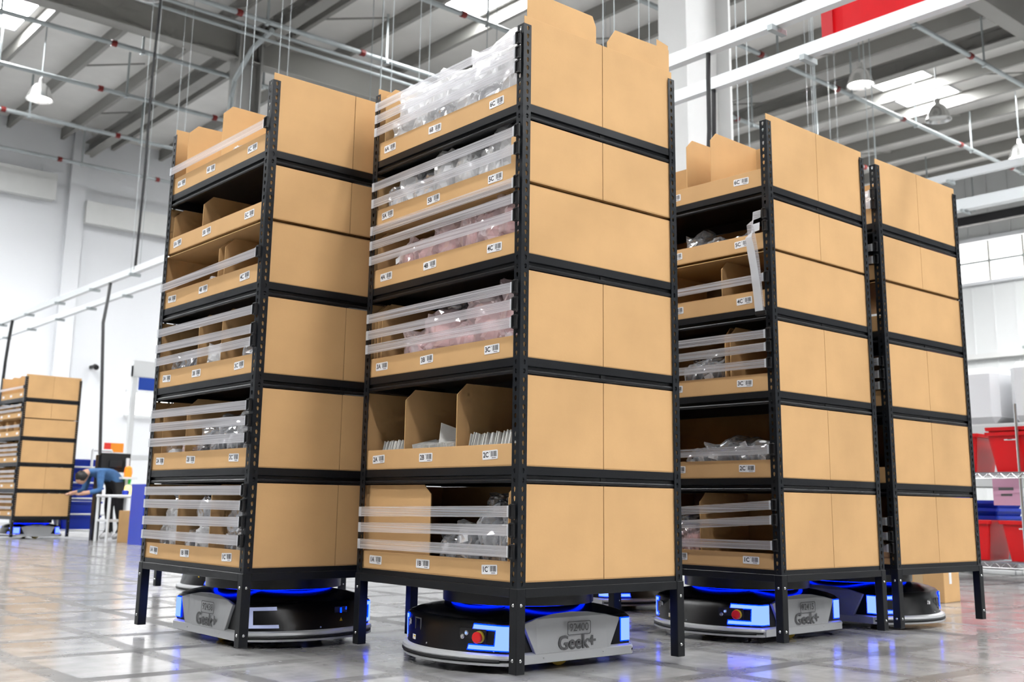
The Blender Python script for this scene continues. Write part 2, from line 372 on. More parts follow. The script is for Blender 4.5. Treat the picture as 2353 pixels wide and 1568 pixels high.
# ------------------------------------------------------------------ rack meshes (rack frame: N corner at the origin, z = 0 at the feet)
RW, RD = 1.0294, .8584
LV = {1: .301, 2: .698, 3: 1.084, 4: 1.468, 5: 1.745, 6: 2.044}
CH = {1: .335, 2: .324, 3: .322, 4: .264, 5: .236, 6: .351}
LIP = {1: .069, 2: .080, 3: .081, 4: .083, 5: .077, 6: .086}
def post_mesh():
    m = MB(); wd = .038; p = .0318; z = .2815; n = int((2.36 - z) / p); p = (2.36 - z) / n
    hole = [(.0062, .0035), (.0043, .0078), (0, .0098), (-.0043, .0078), (-.0062, .0035), (-.0034, -.008), (0, -.0095), (.0034, -.008)]
    for ax in (0, 1):
        for k_ in range(n):
            z0 = z + k_ * p; zm = z0 + p / 2; c = .021; b = len(m.v)
            out = [(wd, zm), (wd, z0 + p), (c, z0 + p), (0, z0 + p), (0, zm), (0, z0), (c, z0), (wd, z0)]
            for q in out + [(c + a, zm + d) for a, d in hole]:
                m.v.append((q[0], 0, q[1]) if ax == 0 else (0, q[0], q[1]))
            for i in range(8):
                j = (i + 1) % 8; m.f.append((b + i, b + j, b + 8 + j, b + 8 + i))
    me = bpy.data.meshes.new('post'); me.from_pydata(m.v, [], m.f); bm = bmesh.new(); bm.from_mesh(me)
    bmesh.ops.remove_doubles(bm, verts=bm.verts[:], dist=1e-5); bmesh.ops.recalc_face_normals(bm, faces=bm.faces[:])
    # make the normals face outwards, away from the L's inside
    if sum(f.normal.x + f.normal.y for f in bm.faces) > 0: bmesh.ops.reverse_faces(bm, faces=bm.faces[:])
    bmesh.ops.solidify(bm, geom=bm.faces[:], thickness=.0022); bmesh.ops.recalc_face_normals(bm, faces=bm.faces[:])
    bm.to_mesh(me); bm.free(); return me
POSTM = post_mesh(); POSTM.materials.append(POST)
LEGM = MB().box(0, 0, 0, .040, .040, .2815).mesh(bevel=.002); LEGM.materials.append(BLACK)
BOLT = MB().lathe([(0, .0035), (.004, .003), (.0062, .0005), (.0062, 0), (0, 0)], 10).mesh(smooth=True); BOLT.materials.append(STEEL)
def beam_mesh(L):
    # profile (depth inward, z below the deck line)
    pr = [(0, 0), (0, -.030), (.010, -.033), (.011, -.043), (.002, -.046), (0, -.049), (0, -.054), (.003, -.058), (.016, -.058), (.020, -.05), (.020, 0)]
    return MB().prism([(a, z) for a, z in pr], 'x', .009, L - .009).mesh(smooth=False)
BEAMD, BEAMW = beam_mesh(RD), beam_mesh(RW)
for b in (BEAMD, BEAMW): b.materials.append(BLACK)
FRAMED = MB().box(.040, .001, .2505, RD - .040, .026, .2815).mesh(bevel=.0015); FRAMEW = MB().box(.040, .001, .2505, RW - .040, .026, .2815).mesh(bevel=.0015)
LIPD = MB().box(.012, .0068, .2815, RD - .012, .020, .3005).mesh(); LIPW = MB().box(.012, .0068, .2815, RW - .012, .020, .3005).mesh()
for b in (FRAMED, FRAMEW, LIPD, LIPW): b.materials.append(BLACK)
DECKM = boxm(.012, .012, -.014, RD - .012, RW - .012, -.001); DECKM.materials.append(DECK)
GAPBAR = boxm(RD / 2 - .012, .014, -.0605, RD / 2 + .012, RW - .014, -.0142); GAPBAR.materials.append(DECK)  # bar added to block the bright slit seen over the cartons
CLIP = MB().box(-.010, .012, -.026, .001, .030, .026).box(-.014, .028, -.024, -.008, .036, .024).box(-.013, .014, -.026, -.008, .030, -.019).box(-.013, .014, .019, -.008, .030, .026).mesh(bevel=.0015); CLIP.materials.append(PLASTIC)
TABW = boxm(-.010, 0, -.0195, -.006, .016, .0195); TABW.materials.append(TABM)
CORN = ((0, 0, 0), (RD, 0, 90), (RD, RW, 180), (0, RW, 270))
SIDES = (('D', 0, 0, 0), ('W', RD, 0, 90), ('D', RD, RW, 180), ('W', 0, RW, 270))
def strap(rk, z0, z1, y0=.040, y1=None):
    y1 = RW - .024 if y1 is None else y1
    m = MB(); h = .0195; n = len(m.v); xx = -.0075
    for x in (xx, xx + .0012):
        m.v += [(x, y0, z0 - h), (x, y1, z1 - h), (x, y1, z1 + h), (x, y0, z0 + h)]
    m.f += [(0, 1, 2, 3), (4, 7, 6, 5), (0, 4, 5, 1), (1, 5, 6, 2), (2, 6, 7, 3), (3, 7, 4, 0)]
    s_ = ob('strap', m.mesh(), STRAP, rk)
    ob('clip', CLIP, None, s_, (0, 0, z0)); ob('end_tab', TABW, None, s_, (0, .032, z0)); ob('end_tab', TABW, None, s_, (0, RW - .040, z1))
def rack(x, y, a, label, straps=(), top=True):
    rk = tag(empty('shelving_rack', (x, y, .03), R(a)), label, 'rack', 'mobile shelving racks')
    for cx, cy, an in CORN:
        c, s = math.cos(R(an)), math.sin(R(an))
        ob('post', POSTM, None, rk, (cx + (.004 * c - .004 * s), cy + (.004 * s + .004 * c), 0), (0, 0, R(an)))
        lg = ob('leg', LEGM, None, rk, (cx, cy, 0), (0, 0, R(an)))
        for bz in (.045, .226):
            ob('bolt', BOLT, None, lg, (.020, 0, bz), (R(90), 0, 0)); ob('bolt', BOLT, None, lg, (0, .020, bz), (0, R(-90), 0))
    for k_, cx, cy, an in SIDES:
        ob('base_beam', FRAMED if k_ == 'D' else FRAMEW, None, rk, (cx, cy, 0), (0, 0, R(an)))
        ob('deck_channel', LIPD if k_ == 'D' else LIPW, None, rk, (cx, cy, 0), (0, 0, R(an)))
        c, s = math.cos(R(an)), math.sin(R(an))
        for lv in (2, 3, 4, 6):
            ob('shelf_beam', BEAMD if k_ == 'D' else BEAMW, None, rk, (cx - .0066 * s, cy + .0066 * c, LV[lv]), (0, 0, R(an)))
    for lv in (1, 2, 3, 4, 6): ob('shelf_deck', DECKM, None, rk, (0, 0, LV[lv]))
    for lv in (2, 3, 4, 6): ob('gap_blocker', GAPBAR, None, rk, (0, 0, LV[lv]))
    for z0, z1 in straps: strap(rk, z0, z1)
    return rk
def rmat(rk): return Matrix.Translation(rk.location) @ Matrix.Rotation(rk.rotation_euler.z, 4, 'Z')

# ------------------------------------------------------------------ cartons
T = .004
CW = RW - .022         # carton width along the open side
def divider_mesh(h, d=.40, ch=.045):
    return MB().prism([(.012, .004), (d, .004), (d, h), (.012 + ch, h), (.012, h - ch)], 'y', -.002, .002).mesh()
STK = MB().prism(rrect(.088, .033, .004, 3), 'z', 0, .0006).mesh(); STK.materials.append(STICK)
def barcode():
    m = MB(); rr = random.Random(3); x = .004
    while x < .038:
        b = rr.choice((.0008, .0012, .0022, .0032)); m.box(x, -.007, .0006, x + b, .0125, .0009); x += b + rr.choice((.0009, .0014, .002))
    m.box(.010, -.0125, .0006, .033, -.0105, .0009); m.box(-.004, .008, .0006, -.002, .012, .0009); return m.mesh()
BAR = barcode(); BAR.materials.append(INK)
_cm = {}
def cmesh(lv, full):
    if (lv, full) in _cm: return _cm[lv, full]
    h, lp = CH[lv], LIP[lv]; D = (RD - .026) if full else RD / 2 - .0145
    d = {'bottom_panel': boxm(0, 0, 0, D, CW, T), 'side': boxm(0, 0, T, D, T, h, .0008), 'lip': boxm(0, T, T, T, CW - T, lp, .0008),
         'back_panel': boxm(D - T, T, T, D, CW - T, h), 'div': divider_mesh(h - .002), 'top': boxm(0, 0, h - T, D, CW, h), 'D': D}
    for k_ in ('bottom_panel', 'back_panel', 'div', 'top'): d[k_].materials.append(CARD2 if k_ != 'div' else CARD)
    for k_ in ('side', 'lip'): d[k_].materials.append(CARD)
    _cm[lv, full] = d; return d
def carton(rk, lv, label, group, full=False, rear=False, marks=None, divs=(), text=True):
    M = rmat(rk); d = cmesh(lv, full); a = rk.rotation_euler.z
    z = LV[lv] + (0 if lv != 5 else 0)
    if rear: p = M @ Vector((RD - .013, RW - .011, z)); a += math.pi
    else: p = M @ Vector((.013, .011, z))
    c = tag(empty('cardboard_carton', p, a), label, 'carton', group)
    ob('bottom_panel', d['bottom_panel'], None, c); ob('side_panel', d['side'], None, c); ob('side_panel', d['side'], None, c, (0, CW - T, 0))
    ob('front_lip', d['lip'], None, c)
    if full: ob('rear_lip', d['lip'], None, c, (d['D'] - T, 0, 0)); ob('lid_panel', d['top'], None, c)
    else: ob('back_panel', d['back_panel'], None, c)
    for t in divs: ob('divider', d['div'], None, c, (0, t - .011, 0), (0, 0, R(random.uniform(-2, 2))))
    if marks:
        for ch, t in zip('ABC', marks):
            s_ = ob('barcode_sticker', STK, None, c, (-.0007, t - .011 + random.uniform(-.008, .008), LIP[lv] * .53), (R(90), R(random.uniform(-3, 3)), R(-90)))
            if text:
                ob('lettering', text_mesh('%d%s' % (lv, ch), .026, .0006), INK, s_, (-.024, 0, .0006)); ob('barcode', BAR, None, s_)
    return c
MK = (.905, .578, .168)

# ------------------------------------------------------------------ bags
def blob(seed, sub, amp, ridge, ears, flat=True, box_=.7):
    bm = bmesh.new(); bmesh.ops.create_icosphere(bm, subdivisions=sub, radius=1)
    rr = random.Random(seed); corners = [Vector((rr.uniform(-.5, .5), sx * rr.uniform(.6, 1), rr.uniform(.55, 1.0))).normalized() for sx in (-1, 1)]
    if ears > .9: corners.append(Vector((rr.uniform(-.6, 0), rr.uniform(-.3, .3), 1)).normalized())
    o = Vector((seed * 3.7, seed * 1.3, seed * .7))
    for v in bm.verts:
        d = v.co.normalized(); b = Vector([math.copysign(abs(c) ** box_, c) for c in d])
        n1 = noise.noise(d * 1.7 + o); n2 = 1 - abs(noise.noise(d * 3.3 + o * 2)) * 2.2; n3 = 1 - abs(noise.noise(d * 7.0 + o * 3)) * 2.2
        q = b * (1 + amp * n1 + ridge * n2 + ridge * .55 * n3)
        for c in corners:
            k_ = max(0, d.dot(c) - .86) / .14; q += c * (k_ ** 1.6) * ears * .75
        v.co = q * .8
    me = bpy.data.meshes.new('bag'); bm.to_mesh(me); bm.free()
    if not flat: me.polygons.foreach_set('use_smooth', [True] * len(me.polygons))
    return me
FILMS = {}
for key, mat in (('clear', FILM), ('milky', FILMW), ('pink', FILMP)):
    FILMS[key] = []
    for s_ in range(5):
        me = blob(11 + s_ * 3, 4, .18, .13, .35 + .35 * (s_ % 3), True); me.materials.append(mat); FILMS[key].append(me)
CONT = {}
for key, mat in (('white', WHITEC), ('pink', PINKC), ('dark', DARKC), ('grey', GREYC)):
    CONT[key] = []
    for s_ in range(3):
        me = blob(51 + s_ * 5, 3, .20, .10, 0, False); me.materials.append(mat); CONT[key].append(me)
CARDTAG = boxm(-.022, -.0004, -.014, .022, .0004, .014); CARDTAG.materials.append(STICK)
KIND = {'w': ('milky', 'white', 'white garment in milky bag'), 'W': ('clear', 'white', 'white garment in clear bag'), 'p': ('pink', 'pink', 'pink garment in clear bag'),
        'd': ('clear', 'dark', 'black garment in glossy clear bag'), 'g': ('milky', 'grey', 'grey garment in milky bag'), 'G': ('clear', 'grey', 'grey garment in clear bag')}
_bn = 0
def bags(rk, lv, where, items):
    """items: (t along the open side, height of centre above the deck, depth, half sizes (depth, width, height), kind)"""
    global _bn
    M = rmat(rk)
    order = sorted(range(len(items)), key=lambda i: -items[i][0])
    for rank, i in enumerate(order):
        t, z, x, (hx, hy, hz), kd = items[i]; hx *= 1.08; x = max(x, hx * 1.22 + .022); hy *= 1.16; hz *= 1.16; t = min(max(t, hy * 1.16 + .02), RW - hy * 1.16 - .02); _bn += 1; rr = random.Random(_bn * 17)
        f, c, txt = KIND[kd]
        e = tag(empty('garment_bag', M @ Vector((x, t, LV[lv] + z - hz * .8)), rk.rotation_euler.z), '%s, %s from left, %s level of %s' % (txt, ORD[rank], LVN[lv], where.replace('the rack with hanging straps', 'the hanging strap rack')), 'bag', 'bags on the %s level of %s' % (LVN[lv], where))
        ro = (rr.uniform(-.15, .15), rr.uniform(-.15, .15), rr.uniform(-.5, .5))
        o = ob('plastic_film', FILMS[f][rr.randrange(5)], None, e, (0, 0, hz * .8), ro); o.scale = (hx, hy, hz)
        o = ob('garment', CONT[c][rr.randrange(3)], None, e, (0, 0, hz * .70), ro); o.scale = (hx * .80, hy * .82, hz * .74)
        if rr.random() < .4: ob('size_tag', CARDTAG, None, e, (-hx * .85, rr.uniform(-.4, .4) * hy, hz * rr.uniform(.7, 1.1)), (rr.uniform(-.4, .4), rr.uniform(-.5, .5), R(90) + rr.uniform(-.4, .4)))

# ------------------------------------------------------------------ robots
HW, HL = .317, .300
def arcp(y, x0, bul, off):
    rad = (HW * HW + bul * bul) / (2 * bul); cx = x0 + bul - rad; a = math.asin(max(-1, min(1, y / rad)))
    return Vector((cx + (rad + off) * math.cos(a), (rad + off) * math.sin(a))), Vector((math.cos(a), math.sin(a)))
BX, BB = .322, .052          # black body: almost flat ends
KX, KB = .315, .130          # bumper skirt: bowed ends
def bprof(z): t = max(0, min(1, (z - .068) / .110)); return .314 + .008 * t, .116 - .062 * t
def end_pt(y, off=0, z=.12): return arcp(y, *bprof(z), off)
def outline(off, x0, bul, n=22):
    pts = []
    for i in range(n + 1):
        y = HW * math.sin(math.pi / 2 * (-1 + 2 * i / n)); p, _ = arcp(y, x0, bul, off); pts.append((p.x, max(-HW - off, min(HW + off, p.y))))
    # round the corner a little
    pts[0] = (pts[1][0] - .022, -HW - off); pts[-1] = (pts[-2][0] - .022, HW + off)
    return pts + [(-x, -y) for x, y in pts]
def ring(off, z): return [(x, y, z) for x, y in outline(off, KX, KB)]
def ringb(off, z): return [(x, y, z) for x, y in outline(off, *bprof(z))]
RB = {}
def build_robot_meshes():
    RB['skirt_lower'] = MB().loops([ring(-.03, .028), ring(.006, .028), ring(.008, .036), ring(-.004, .040), ring(-.03, .040)]).mesh(smooth=True)
    RB['bumper_groove'] = MB().loops([ring(-.01, .0402), ring(-.001, .0402), ring(-.001, .0478), ring(-.01, .0478)]).mesh()
    RB['skirt_upper'] = MB().loops([ring(-.03, .048), ring(.006, .048), ring(.009, .054), ring(.006, .063), ring(-.002, .067), ringb(-.014, .069)]).mesh(smooth=True)
    RB['body_shell'] = MB().loops([ringb(-.006, .0682), ringb(-.006, .095), ringb(-.006, .12), ringb(-.006, .145), ringb(-.008, .170), ringb(-.016, .178)]).mesh(smooth=True)
    RB['top_deck'] = MB().loops([ringb(-.0165, .1782), ringb(-.022, .184), ringb(-.050, .197), ringb(-.09, .209), ringb(-.14, .2183)]).mesh(smooth=True)
    RB['turntable'] = MB().lathe([(0, .2185), (.248, .2185), (.250, .2226), (.300, .2232), (.300, .276), (.295, .2802), (0, .2802)], 56).mesh(smooth=True)
    m = MB().lathe([(.250, .2190), (.268, .2195), (.268, .2222), (.255, .2225)], 56)
    RB['ring_light'] = m.mesh(smooth=True)
    poly = [(-.248, .170), (-.18, .185), (-.09, .197), (0, .201), (.09, .197), (.18, .185), (.248, .170), (.244, .162), (.186, .052), (.178, .042), (.164, .037), (-.164, .037), (-.178, .042), (-.186, .052), (-.244, .162)]
    pan = MB(); n = len(poly)
    def dep(z): return .006 - max(0, z - .160) * .55
    pan.v = [(x, -HW - dep(z) - .004, z) for x, z in poly] + [(x, -HW + .012, z) for x, z in poly]
    pan.f = [tuple(range(n))[::-1], tuple(range(n, 2 * n))] + [(i, (i + 1) % n, n + (i + 1) % n, n + i) for i in range(n)]
    RB['side_panel'] = pan.mesh(bevel=.0025)
    RB['side_skirt'] = boxm(-HL - .008, -HW - .0125, .0285, HL + .008, -HW + .01, .062, .002)
    RB['plate_frame'] = MB().loops([[(x, y, z) for x, y in pl] for pl, z in ((rrect(.122, .050, .008, 4), 0), (rrect(.122, .050, .008, 4), .0008), (rrect(.116, .044, .006, 4), .0008), (rrect(.116, .044, .006, 4), 0))], False, False).mesh()
    RB['wheel'] = MB().tube((0, -.245, .058), (0, -.205, .058), .058, 20).mesh(); RB['wheel_hub'] = MB().tube((0, -.248, .058), (0, -.244, .058), .038, 16).mesh()
    RB['estop'] = MB().lathe([(0, .024), (.018, .023), (.0205, .019), (.0195, .012), (.014, .010), (.014, 0)], 20).mesh(smooth=True)
    RB['estop_collar'] = MB().lathe([(.0215, 0), (.0215, .008), (.0175, .010), (.0, .010)], 20).mesh(smooth=True)
    RB['button'] = MB().lathe([(0, .006), (.0045, .006), (.005, .0045), (.0085, .004), (.0095, .002), (.0095, 0)], 16).mesh(smooth=True)
    RB['screw'] = MB().lathe([(0, .003), (.0032, .0025), (.0045, .0005), (.0045, 0)], 10).mesh(smooth=True)
    RB['warning_label'] = boxm(-.0165, -.014, 0, .0165, .014, .0008); RB['warning_triangle'] = MB().prism([(-.013, -.009), (-.002, -.009), (-.0075, .002)], 'z', .0008, .0012).mesh()
    RB['warning_stripe'] = boxm(-.004, .005, .0008, .0145, .011, .0011)
    RB['triangle_mark'] = MB().prism([(-.011, -.009), (.011, -.009), (0, .011)], 'z', 0, .0008).mesh()
    RB['info_label'] = boxm(-.02, -.019, 0, .02, .019, .0006); RB['info_print'] = MB().box(-.016, .010, .0006, -.002, .015, .0009).box(-.016, -.015, .0006, -.010, .006, .0009).box(.0, -.004, .0006, .016, .012, .0009).mesh()
    RB['port_recess'] = MB().box(-.028, -.032, 0, .028, -.027, .004).box(-.028, .027, 0, .028, .032, .004).box(-.028, -.027, 0, -.024, .027, .004).box(.024, -.027, 0, .028, .027, .004).mesh()
    RB['port_floor'] = MB().prism([(-.024, -.027), (.024, -.027), (.014, -.012), (-.014, -.012)], 'z', .0005, .003).mesh()
    RB['slot_display'] = MB().box(-.036, -.018, 0, .036, .018, .002).mesh(bevel=.0008)
    RB['slot_lights'] = MB().box(-.032, -.014, .002, -.028, -.009, .003).mesh(); RB['slot_glow'] = MB().box(-.004, -.010, .002, .004, .012, .003).box(.028, .004, .002, .032, .014, .003).mesh()
    RB['control_panel'] = MB().prism(rrect(.118, .056, .004, 2), 'z', -.003, .001).mesh()
    RB['bumper_strip'] = MB().path([(*arcp(-HW * .93 + 2 * HW * .93 * i / 20, KX, KB, .004)[0], .044) for i in range(21)], .0065, 8).mesh(smooth=True)
    for nm in ('estop',): RB[nm].materials.append(REDP)
    for nm, mt in dict(skirt_lower=SILVER2, bumper_groove=RUBBER, skirt_upper=SILVER2, body_shell=ROBOTK, top_deck=GLOSSK, turntable=PLASTIC, ring_light=LEDR, side_panel=SILVER, side_skirt=SILVER2, plate_frame=GREYTXT, wheel=YEL, wheel_hub=STEEL,
                       estop_collar=YEL, button=STEEL, screw=STEEL, warning_label=STICK, warning_triangle=YEL, warning_stripe=YEL, triangle_mark=YEL, info_label=GREYTXT, info_print=STICK, port_recess=GREYTXT, port_floor=PORTG,
                       slot_display=SCREEN, slot_lights=YEL, slot_glow=LEDC, control_panel=PLASTIC, bumper_strip=RUBBER).items():
        if not RB[nm].materials: RB[nm].materials.append(mt)
build_robot_meshes()
def led_mesh(sy, edge, short=False):
    """C-shaped light bar on the +X end's corner at the side sign sy; edge widens it for the deep blue rim"""
    m = MB(); off = .0005 if edge else .003; g = .0035 if edge else 0
    def pt(u, z):
        if u < 0: return (HL + .012 + u, sy * (HW - .0055 + off))
        p = end_pt(sy * (HW - .012 - u), off - .0055, z)[0]; return (p.x, p.y)
    def patch(us, z0, z1):
        n = len(m.v); zs = [z0 + (z1 - z0) * i / 6 for i in range(7)]
        for u in us:
            for z in zs: m.v.append((*pt(u, z), z))
        for i in range(len(us) - 1):
            for j in range(6): a = n + 7 * i + j; m.f.append((a, a + 7, a + 8, a + 1))
    U = lambda a, b_, k: [a + (b_ - a) * i / k for i in range(k + 1)]
    bar = .003 if short else .030; arm = .022 if short else .125
    patch([-.046 - g, -.02, -.008, -.001] + U(.002, bar + g, 4), .080 - g, .163 + g)
    for z0, z1 in ((.149, .163), (.080, .093)): patch(U(bar - .002, arm + g, 8), z0 - g, z1 + g)
    return m.mesh(solid=.003)
for sy in (-1, 1):
    for q, mt in (('led', LEDB), ('edge', LEDC)): RB['%ss%d' % (q, sy)] = led_mesh(sy, q == 'edge', True); RB['%ss%d' % (q, sy)].materials.append(mt)
for sy in (-1, 1):
    RB['led%d' % sy] = led_mesh(sy, 0); RB['edge%d' % sy] = led_mesh(sy, 1); RB['off%d' % sy] = led_mesh(sy, 0)
    RB['led%d' % sy].materials.append(LEDB); RB['edge%d' % sy].materials.append(LEDC); RB['off%d' % sy].materials.append(LEDW)
def robot(cx, cy, ang, label, number=None, feats=(), off_end=False):
    """feats: list of (end sign, kind, lateral -1..1 as seen facing that end from viewer's left to right, z)"""
    r = tag(empty('warehouse_robot', (cx, cy, 0), R(ang)), label, 'robot', 'low flat warehouse robots')
    for nm in ('skirt_lower', 'bumper_groove', 'skirt_upper', 'body_shell', 'top_deck', 'turntable'): q = ob(nm, RB[nm], None, r)
    ob('ring_light', RB['ring_light'], None, r)
    for s in (0, 180):
        p = ob('side_panel', RB['side_panel'], None, r, (0, 0, 0), (0, 0, R(s)))
        ob('side_skirt', RB['side_skirt'], None, r, (0, 0, 0), (0, 0, R(s)))
        w_ = ob('drive_wheel', RB['wheel'], None, r, (0, 0, 0), (0, 0, R(s))); ob('wheel_hub', RB['wheel_hub'], None, w_)
        if number:
            yy = -HW - .0103
            ob('lettering', text_mesh('Geek+', .071, .0015), GREYTXT, p, (.018, yy, .090), (R(90), 0, 0))
            ob('number', text_mesh(number, .040, .0004), GREYTXT, p, (.026, yy, .1435), (R(90), 0, 0)); ob('number_frame', RB['plate_frame'], None, p, (.026, yy + .0003, .1425), (R(90), 0, 0))
            for x in (-.155, .150): ob('screw', RB['screw'], None, p, (x, yy, .046), (R(90), 0, 0))
        # light bars: the +X end at rotation 0, the -X end at 180
        for sy in (-1, 1):
            if off_end and s == 0 and sy < 0: l_ = ob('light_bar', RB['off%d' % sy], None, r)
            else:
                k_ = 's' if (s == 180 and sy < 0) or (s == 0 and sy > 0) else ''; l_ = ob('light_bar', RB['led%s%d' % (k_, sy)], None, r, (0, 0, 0), (0, 0, R(s))); ob('light_rim', RB['edge%s%d' % (k_, sy)], None, l_)
        ob('bumper_strip', RB['bumper_strip'], None, r, (0, 0, 0), (0, 0, R(s)))
    for es, kind, u, z in feats:
        # local frame: X to the viewer's right, Y up, Z outward
        y = u * HW; p, n = end_pt(y, -.0058, z); nn = Vector((n.x, n.y, 0)); right = Vector((-n.y, n.x, 0)); o = Vector((p.x, p.y, z))
        m = Matrix((right, Vector((0, 0, 1)), nn)).transposed().to_4x4(); m.translation = o
        if es < 0: m = Matrix.Rotation(math.pi, 4, 'Z') @ m
        def put(nm, mesh, mat=None, par=r, dx=0, dy=0, dz=0):
            q = ob(nm, mesh, mat, par)
            q.matrix_basis = (m @ Matrix.Translation((dx, dy, dz))) if par is r else Matrix.Translation((dx, dy, dz)); return q
        if kind == 'control':
            pn = put('control_panel', RB['control_panel'], dz=.001); c = put('emergency_stop', RB['estop'], None, pn, .030, 0, .001); put('collar', RB['estop_collar'], None, pn, .031, .001, .001)
            put('button', RB['button'], None, pn, -.026, .012, .001); put('button', RB['button'], None, pn, -.044, -.002, .001)
            q = ob('button_glow', MB().tube((0, 0, .006), (0, 0, .0068), .0042, 12).mesh(), LEDB, pn); q.location = (-.026, .012, .001)
        elif kind == 'port': a = put('charging_port', RB['port_recess']); put('port_floor', RB['port_floor'], None, a)
        elif kind == 'warn': a = put('warning_label', RB['warning_label']); put('triangle', RB['warning_triangle'], None, a); put('stripe', RB['warning_stripe'], None, a)
        elif kind == 'info': a = put('info_label', RB['info_label']); put('print', RB['info_print'], None, a)
        elif kind == 'screw': put('screw', RB['screw'])
        elif kind == 'slot': a = put('display_slot', RB['slot_display']); put('status_light', RB['slot_lights'], None, a); put('glow', RB['slot_glow'], None, a)
        elif kind == 'tri': put('triangle_mark', RB['triangle_mark'])
    return r

# ------------------------------------------------------------------ the racks with their loads
WA, WB, WC, WD = 'the nearest rack', 'the left rack', 'the rack with hanging straps', 'the right end rack'
LVN = {1: 'bottom', 2: 'second', 3: 'third', 4: 'fourth', 5: 'fifth', 6: 'top'}
A = rack(2.508, 2.878, -.58, 'tall black shelving rack of cartons over robot 92400, nearest the viewer',
         [(2.302, 2.297), (2.243, 2.239), (2.185, 2.178), (1.933, 1.924), (1.863, 1.849), (1.734, 1.725), (1.673, 1.659), (1.608, 1.592), (1.338, 1.336), (1.275, 1.265), (1.209, 1.204), (.541, .528), (.477, .465), (.404, .399)])
B = rack(2.074, 4.029, .15, 'tall black shelving rack of cartons over robot 92438, left of the nearest rack',
         [(2.164, 2.165), (1.594, 1.573), (1.348, 1.350), (1.267, 1.274), (1.214, 1.210), (.95, .961), (.887, .899), (.817, .828), (.606, .604), (.546, .547), (.481, .470), (.408, .408)])
C = rack(4.035, 2.89, .85, 'tall black shelving rack of cartons over robot 92415, with loose hanging straps',
         [(1.605, 1.592), (1.342, 1.340), (1.283, 1.270), (1.208, 1.208), (.822, .809), (.579, .52), (.515, .455), (.406, .398)])
D = rack(5.011, 2.908, -.27, 'tall black shelving rack of cartons at the right end beside the red bins',
         [(2.202, 2.20), (2.141, 2.14), (1.911, 1.91), (1.845, 1.84), (1.31, 1.31), (1.246, 1.245), (1.188, 1.188), (.509, .509), (.437, .437), (.38, .38)])
G = rack(4.56, 4.38, 0, 'black shelving rack mostly hidden behind the nearest rack, only legs showing')
H = rack(3.06, 6.18, 0, 'black shelving rack hidden behind the left rack, one blue lit leg showing')
ESTR = [(2.20, 2.20), (1.93, 1.93), (1.86, 1.86), (1.62, 1.62), (1.34, 1.34), (1.27, 1.27), (1.20, 1.20), (.95, .95), (.88, .88), (.81, .81), (.58, .58), (.51, .51), (.42, .42)]
E = rack(5.00, 17.0, 3.0, 'distant shelving rack of cartons by the white wall, over a silver robot', ESTR)
DIV = {('A', 2): (.395, .74), ('A', 3): (.99, .965, .935), ('A', 5): (1.0,), ('A', 6): (.97,), ('A', 1): (.08,), ('A', 4): (.99,), ('B', 6): (.515, .89), ('B', 5): (.66, .985), ('B', 4): (.40, .46), ('B', 3): (.612, .377), ('B', 2): (.93, .675), ('B', 1): (.37, .70),
       ('C', 6): (.348, .50), ('C', 5): (.9,), ('C', 4): (.30, .7), ('C', 3): (.26, .29), ('C', 2): (.95,), ('C', 1): (.46, .8)}
for key, rk, where in (('A', A, WA), ('B', B, WB), ('C', C, WC), ('D', D, WD), ('E', E, 'the distant rack')):
    for lv in range(1, 7):
        dv = DIV.get((key, lv), (.36, .70))
        lab = 'open fronted cardboard carton on the %s level of %s' % (LVN[lv], where)
        carton(rk, lv, lab, 'cartons on ' + where, full=(lv == 4), marks=MK if key != 'D' else None, divs=dv, text=key in 'ABC')
        if lv != 4: carton(rk, lv, 'rear cardboard carton on the %s level of %s' % (LVN[lv], where), 'cartons on ' + where, rear=True, divs=(.4, .7) if lv == 6 and key != 'E' else ())
# tall flaps rising out of the top cartons of the nearest rack
def flap(rk, name, pts, y, lab, dy=.003):
    M = rmat(rk); e = ob(name, MB().prism(pts, 'y', y, y + dy).mesh(), CARD); e.matrix_world = M; tag(e, lab, 'cardboard sheet'); return e
flap(A, 'cardboard_flap', [(.036, 2.06), (.404, 2.06), (.404, 2.470), (.384, 2.512), (.036, 2.512)], .022, 'upright cardboard flap with a cut corner rising above the nearest carton side')
flap(A, 'cardboard_flap', [(.468, 2.06), (.843, 2.06), (.843, 2.500), (.515, 2.492), (.468, 2.425)], .022, 'upright cardboard flap rising above the rear half of the nearest rack top')
flap(A, 'cardboard_flap', [(.775, 2.30), (.845, 2.30), (.845, 2.522), (.775, 2.533)], .028, 'narrow cardboard tab at the rear right of the nearest rack top')
M_ = rmat(A); o = ob('cardboard_divider', MB().prism([(.555, .308), (1.013, .308), (1.013, .636), (.60, .636), (.555, .600)], 'x', .030, .034).mesh(), CARD); o.matrix_world = M_
tag(o, 'upright cardboard sheet with a cut corner behind the straps above label 1A', 'cardboard sheet')
o = ob('cardboard_divider', MB().prism([(.040, .308), (.085, .308), (.085, .605), (.045, .64), (.040, .64)], 'x', .030, .034).mesh(), CARD); o.matrix_world = M_
tag(o, 'narrow cardboard sheet beside the post above label 1C', 'cardboard sheet')
o = ob('cardboard_divider', MB().prism([(.060, 1.755), (.10, 1.755), (.10, 1.93), (.066, 1.965), (.060, 1.965)], 'x', .030, .034).mesh(), CARD); o.matrix_world = M_
tag(o, 'narrow cardboard sheet beside the post above label 5C', 'cardboard sheet')
